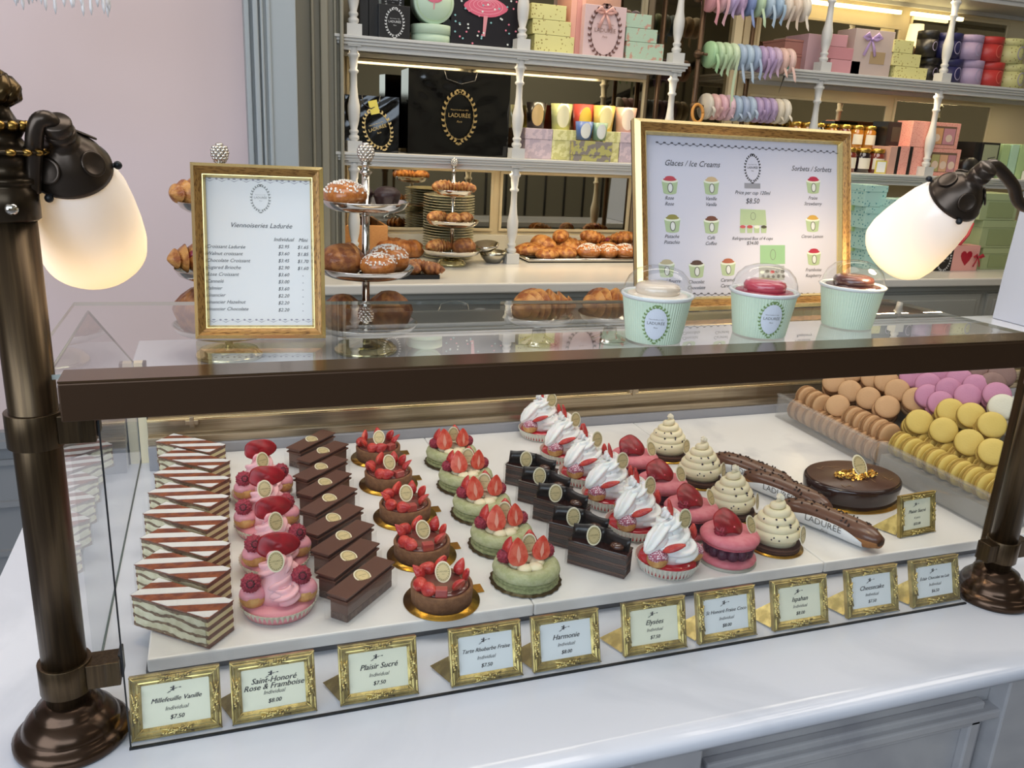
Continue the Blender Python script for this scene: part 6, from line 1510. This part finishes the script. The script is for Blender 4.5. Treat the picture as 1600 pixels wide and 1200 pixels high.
HON = mat('honey', 'a86a1c', .1, coat=1); JAMD = mat('dark_jam', '1f1418', .1, coat=1); JAMR = mat('red_jam', '6a2a20', .1, coat=1)
# raised tier: a narrow riser shelf carries the rear jars
rz0 = PY(1350, 232, 3.30).z
o = MB().box(PY(1236,230,3.30).x, PY(1384,235,3.30).x, 3.285, 3.40, R2+.0006, rz0).build('jar_riser', SHELFW, bevel=.001); tag(o, 'white riser step carrying the rear row of jars', 'riser')
for i, px in enumerate((1248,1266,1285,1305,1326,1346,1366)):
    jar(px, 19, 190+i*1.2, 3.30, rz0, (HON,HON,JAMD,HON,JAMR,HON,HON)[i], 'jar with brass lid in the raised rear row, '+ORD[i]+' from the left')
for i, (px, m_) in enumerate(((1335,JAMR),(1357,JAMD),(1379,JAMR))): jar(px, 22, 231+i, 3.19, R2, m_, 'jar with brass lid in the front row, '+ORD[i]+' from the left')
p0 = PZ(1375, 271, R2)
g = empty('shelf_price_card', (PY(1375,270,3.165).x, 3.165, R2+.0006), 0, 'small yellow framed price card before the jars', 'sign')
MB().box(-.031,.031,0,.003,0,.058).build('card_frame', mat('card_yellow','d9c65c',.4), g); MB().box(-.024,.024,-.001,0,.006,.052).build('card', PAPER, g)
gbox(1386, 191, 1424, 3.26, .10, R2+.0, BLK, 'square black box with dark window behind the pink boxes', deco=lambda e,w_,h,d: MB().box(-w_*.3,w_*.3,-.001,0,h*.62,h*.90).build('window_print', mat('dark_window','3c3a30',.3), e))
for i, (x0, x1, m_) in enumerate(((1390,1401,SAL),(1401,1406,BLK),(1406,1420,PINKD),(1420,1425,BLK))): gbox(x0, 229, x1, 3.18, .12, R2, m_, 'pink and black striped book end, '+ORD[i]+' from the left', 'striped books', name='book', cat='book')
def windowbox(x0, x1, y0, z0, lab, fills):
    g, w_, h = gbox(x0, y0, x1, 3.19, .10, z0, PINKD, lab, 'pink window boxes')
    MB().box(-w_*.12, w_*.42, -.0012, 0, h*.14, h*.86).build('window_panel', mat('window_inner','6f5a48',.5), g)
    for k, c_ in enumerate(fills):
        bx_ = -w_*.10+k*w_*.52/len(fills); b2_ = MB().box(bx_, bx_+w_*.48/len(fills), -.0028, -.0012, h*.16, h*.78); o = b2_.build('soap_packet', mat('packet_'+c_, c_, .5), g)
        m3 = MB(); disc(m3, bx_+w_*.24/len(fills), h*.40, w_*.14, h*.30, .0032, 0, MZ(0,0,0), 16); m3.build('oval_print', mat('packet_oval','e2c8b4',.5), g)
    return h
h = windowbox(1425, 1500, 232, R2, 'pink dotted box with window showing small packets, lower one', ('b0a870','d8a884','c08890'))
windowbox(1425, 1500, 191, R2+h+.0015, 'pink dotted box with window showing small packets, upper one', ('d8a070','c88c94'))
o = MB().lathe([(.045,0),(.045,.05),(.0001,.05)], 40, Matrix(((1,0,0,0),(0,0,-1,0),(0,1,0,.045),(0,0,0,1))).copy()).build('round_black_box', BLK); p = PY(1512, 250, 3.22); o.location = (p.x, 3.24, R2+.0006); tag(o, 'round black box standing upright beside the pink window boxes', 'box')
gbox(1522, 222, 1532, 3.20, .14, R2, BLK, 'black box edge beside the framed card')
g, w_, h = gbox(1534, 223, 1561, 3.19, .04, R2, BLK, 'black framed card with dark flourish'); MB().box(-w_*.42, w_*.42, -.001, 0, h*.06, h*.94).build('card', mat('sage_card','9a9f80',.5), g)
b = MB(); b.tube([(-w_*.25,-.002,h*.2),(0,-.002,h*.45),(-w_*.1,-.002,h*.55),(w_*.3,-.002,h*.6)], .002, 6); b.build('flourish', INK, g)
for i in range(3): gbox(1565+i*14, 226, 1577+i*14, 3.20, .12, R2, MNT if i % 2 else GRN, 'pale green box standing at the right end of the lower shelf, '+ORD[i]+' from the left', 'pale green boxes on the lower shelf')
# back counter, right hand side
stack([(1334,1351,393),(1334,1351,362),(1334,1351,330),(1334,1351,292)], GRN, 'narrow green box of the stack beside the big menu', 'narrow green boxes', 3.05, ZB, .14)
def teal(x0, x1, ys_, lab, Y, m_=TEALP): stack([(x0, x1, y) for y in ys_], m_, lab, 'teal dotted boxes', Y, ZB, .12, lid=.3)
teal(1352, 1386, (391,358,324,290), 'teal dotted box of the left stack on the back counter', 2.98)
teal(1388, 1425, (388,350,312), 'teal dotted box of the right stack on the back counter', 2.93)
gbox(1428, 312, 1470, 3.10, .12, ZB, TOWN, 'skyline printed box behind the lamp shade')
gbox(1462, 386, 1489, 2.92, .07, ZB, BLK, 'black box with silver oval beside the heart box', deco=d_emblem(.8, INKS, INKS))
g, w_, h = gbox(1490, 384, 1530, 2.92, .07, ZB, mat('heart_pink','e0a49c',.45), 'pink box with red heart and red ribbon')
hp = [(0,-.5),(.30,-.18),(.46,.10),(.44,.30),(.30,.42),(.12,.40),(0,.26),(-.12,.40),(-.30,.42),(-.44,.30),(-.46,.10),(-.30,-.18)]
MB().prism([(x*h*.62, z*h*.62) for x, z in hp], .0002, .0014, MZ(0, h*.52, 0)).build('red_heart', mat('heart_red','a5122c',.5), g)
bow(g, w_*.42, h*.55, .035, mat('red_satin','b01c34',.3)); 
b = MB().tube([(-w_*.3,.02,h),(0,.02,h+.045),(w_*.15,.02,h+.10)], [.02,.014,.006], 8, None, 0, True, .3); b.build('red_tissue', mat('red_tissue','b4303c',.5), g)
stack([(1535,1592,388),(1535,1592,345),(1535,1592,303)], mat('sage_box','a4b184',.5), 'large sage green box of the right hand stack', 'large sage boxes', 2.95, ZB, .16, lid=.25,
      deco=lambda e,w_,h,d: MB().box(-w_*.32, w_*.40, -.0035, -.002, h*.10, h*.68).build('framed_panel', mat('sage_dark','8f9c6e',.5), e))
# stair rail on the far side of the shop, seen in the mirrors
st_ = empty('stair_railing', (3.6, -2.6, FLOOR), 0, 'dark stair railing on the far side, seen in the mirrors', 'railing'); inv = Matrix.Translation((-3.6, 2.6, -FLOOR))
RM_ = mat('railing_iron', '1e1a18', .4)
sub_build(MB().tube([(2.6,-2.6,.25),(6.4,-2.6,1.9)], .045, 10), 'handrail', RM_, st_, inv)
for k in range(15):
    xx = 2.75+k*.25; sub_build(MB().tube([(xx,-2.6,FLOOR),(xx,-2.6,.25+(xx-2.6)*.434)], .016, 8), 'rail_baluster', RM_, st_, inv)

# small ceiling spots of the shop, reflected in the marble and the mirrors
sg_ = mat('spot_glow', 'fff1d8', .5, emit='ffe8c4', es=9)
k = 0
for ix in range(4):
    for iy in range(4):
        x_, y_ = -.6+ix*1.05, -.9+iy*.95
        e = empty('ceiling_spot', (x_, y_, 2.2995), 0, 'small round ceiling spot above the shop floor', 'ceiling light', 'ceiling spots')
        MB().lathe([(.038,-.004),(.052,-.006),(.052,0),(.038,0)], 28).build('trim_ring', SILVER, e); MB().lathe([(.0001,-.002),(.037,-.002)], 28).build('light_disc', sg_, e)
for o in list(bpy.data.objects):
    l = o.get('label')
    if l and len(l.replace(',', ' ').split()) > 16: print('LONG', o.name, l)
    if l == 'x': print('NOLABEL', o.name)

# crystal drops of the chandelier that hangs into view at the upper left
ch = PY(92, -60, 2.5)
e = empty('crystal_chandelier', (ch.x, 2.5, ch.z+.02), 0, 'bottom fringe of a crystal chandelier at the very top before the mauve wall', 'chandelier')
MB().tube([(.105*math.cos(2*PI*i/32), .105*math.sin(2*PI*i/32), 0) for i in range(33)], .004, 8).build('ring_frame', BRASS_OLD, e)
MB().tube([(0,0,0), (0,0,2.3-ch.z-.02)], .005, 8).build('hanging_rod', BRASS_OLD, e); sp_ = MB()
for k in range(3): sp_.tube([(-.105*math.cos(k*PI/3),-.105*math.sin(k*PI/3),0), (.105*math.cos(k*PI/3),.105*math.sin(k*PI/3),0)], .003, 6)
sp_.build('ring_spokes', BRASS_OLD, e)
cm = mat('crystal', 'f2f2f6', .08, 0, spec=.8)
dz = ch.z+.02-PY(92, 12, 2.4).z
for k in range(30):
    a = 2*PI*k/30; L = dz*(.80+.2*math.sin(k*2.3)**2)
    b = MB().tube([(.105*math.cos(a), .105*math.sin(a), -.003), (.105*math.cos(a), .105*math.sin(a), -L*.55)], .0012, 6); b.lathe([(.0005,-L),(.0045,-L*.88),(.0035,-L*.72),(.001,-L*.55)], 8, T(.105*math.cos(a), .105*math.sin(a), 0)); b.build('crystal_drop', cm, e)
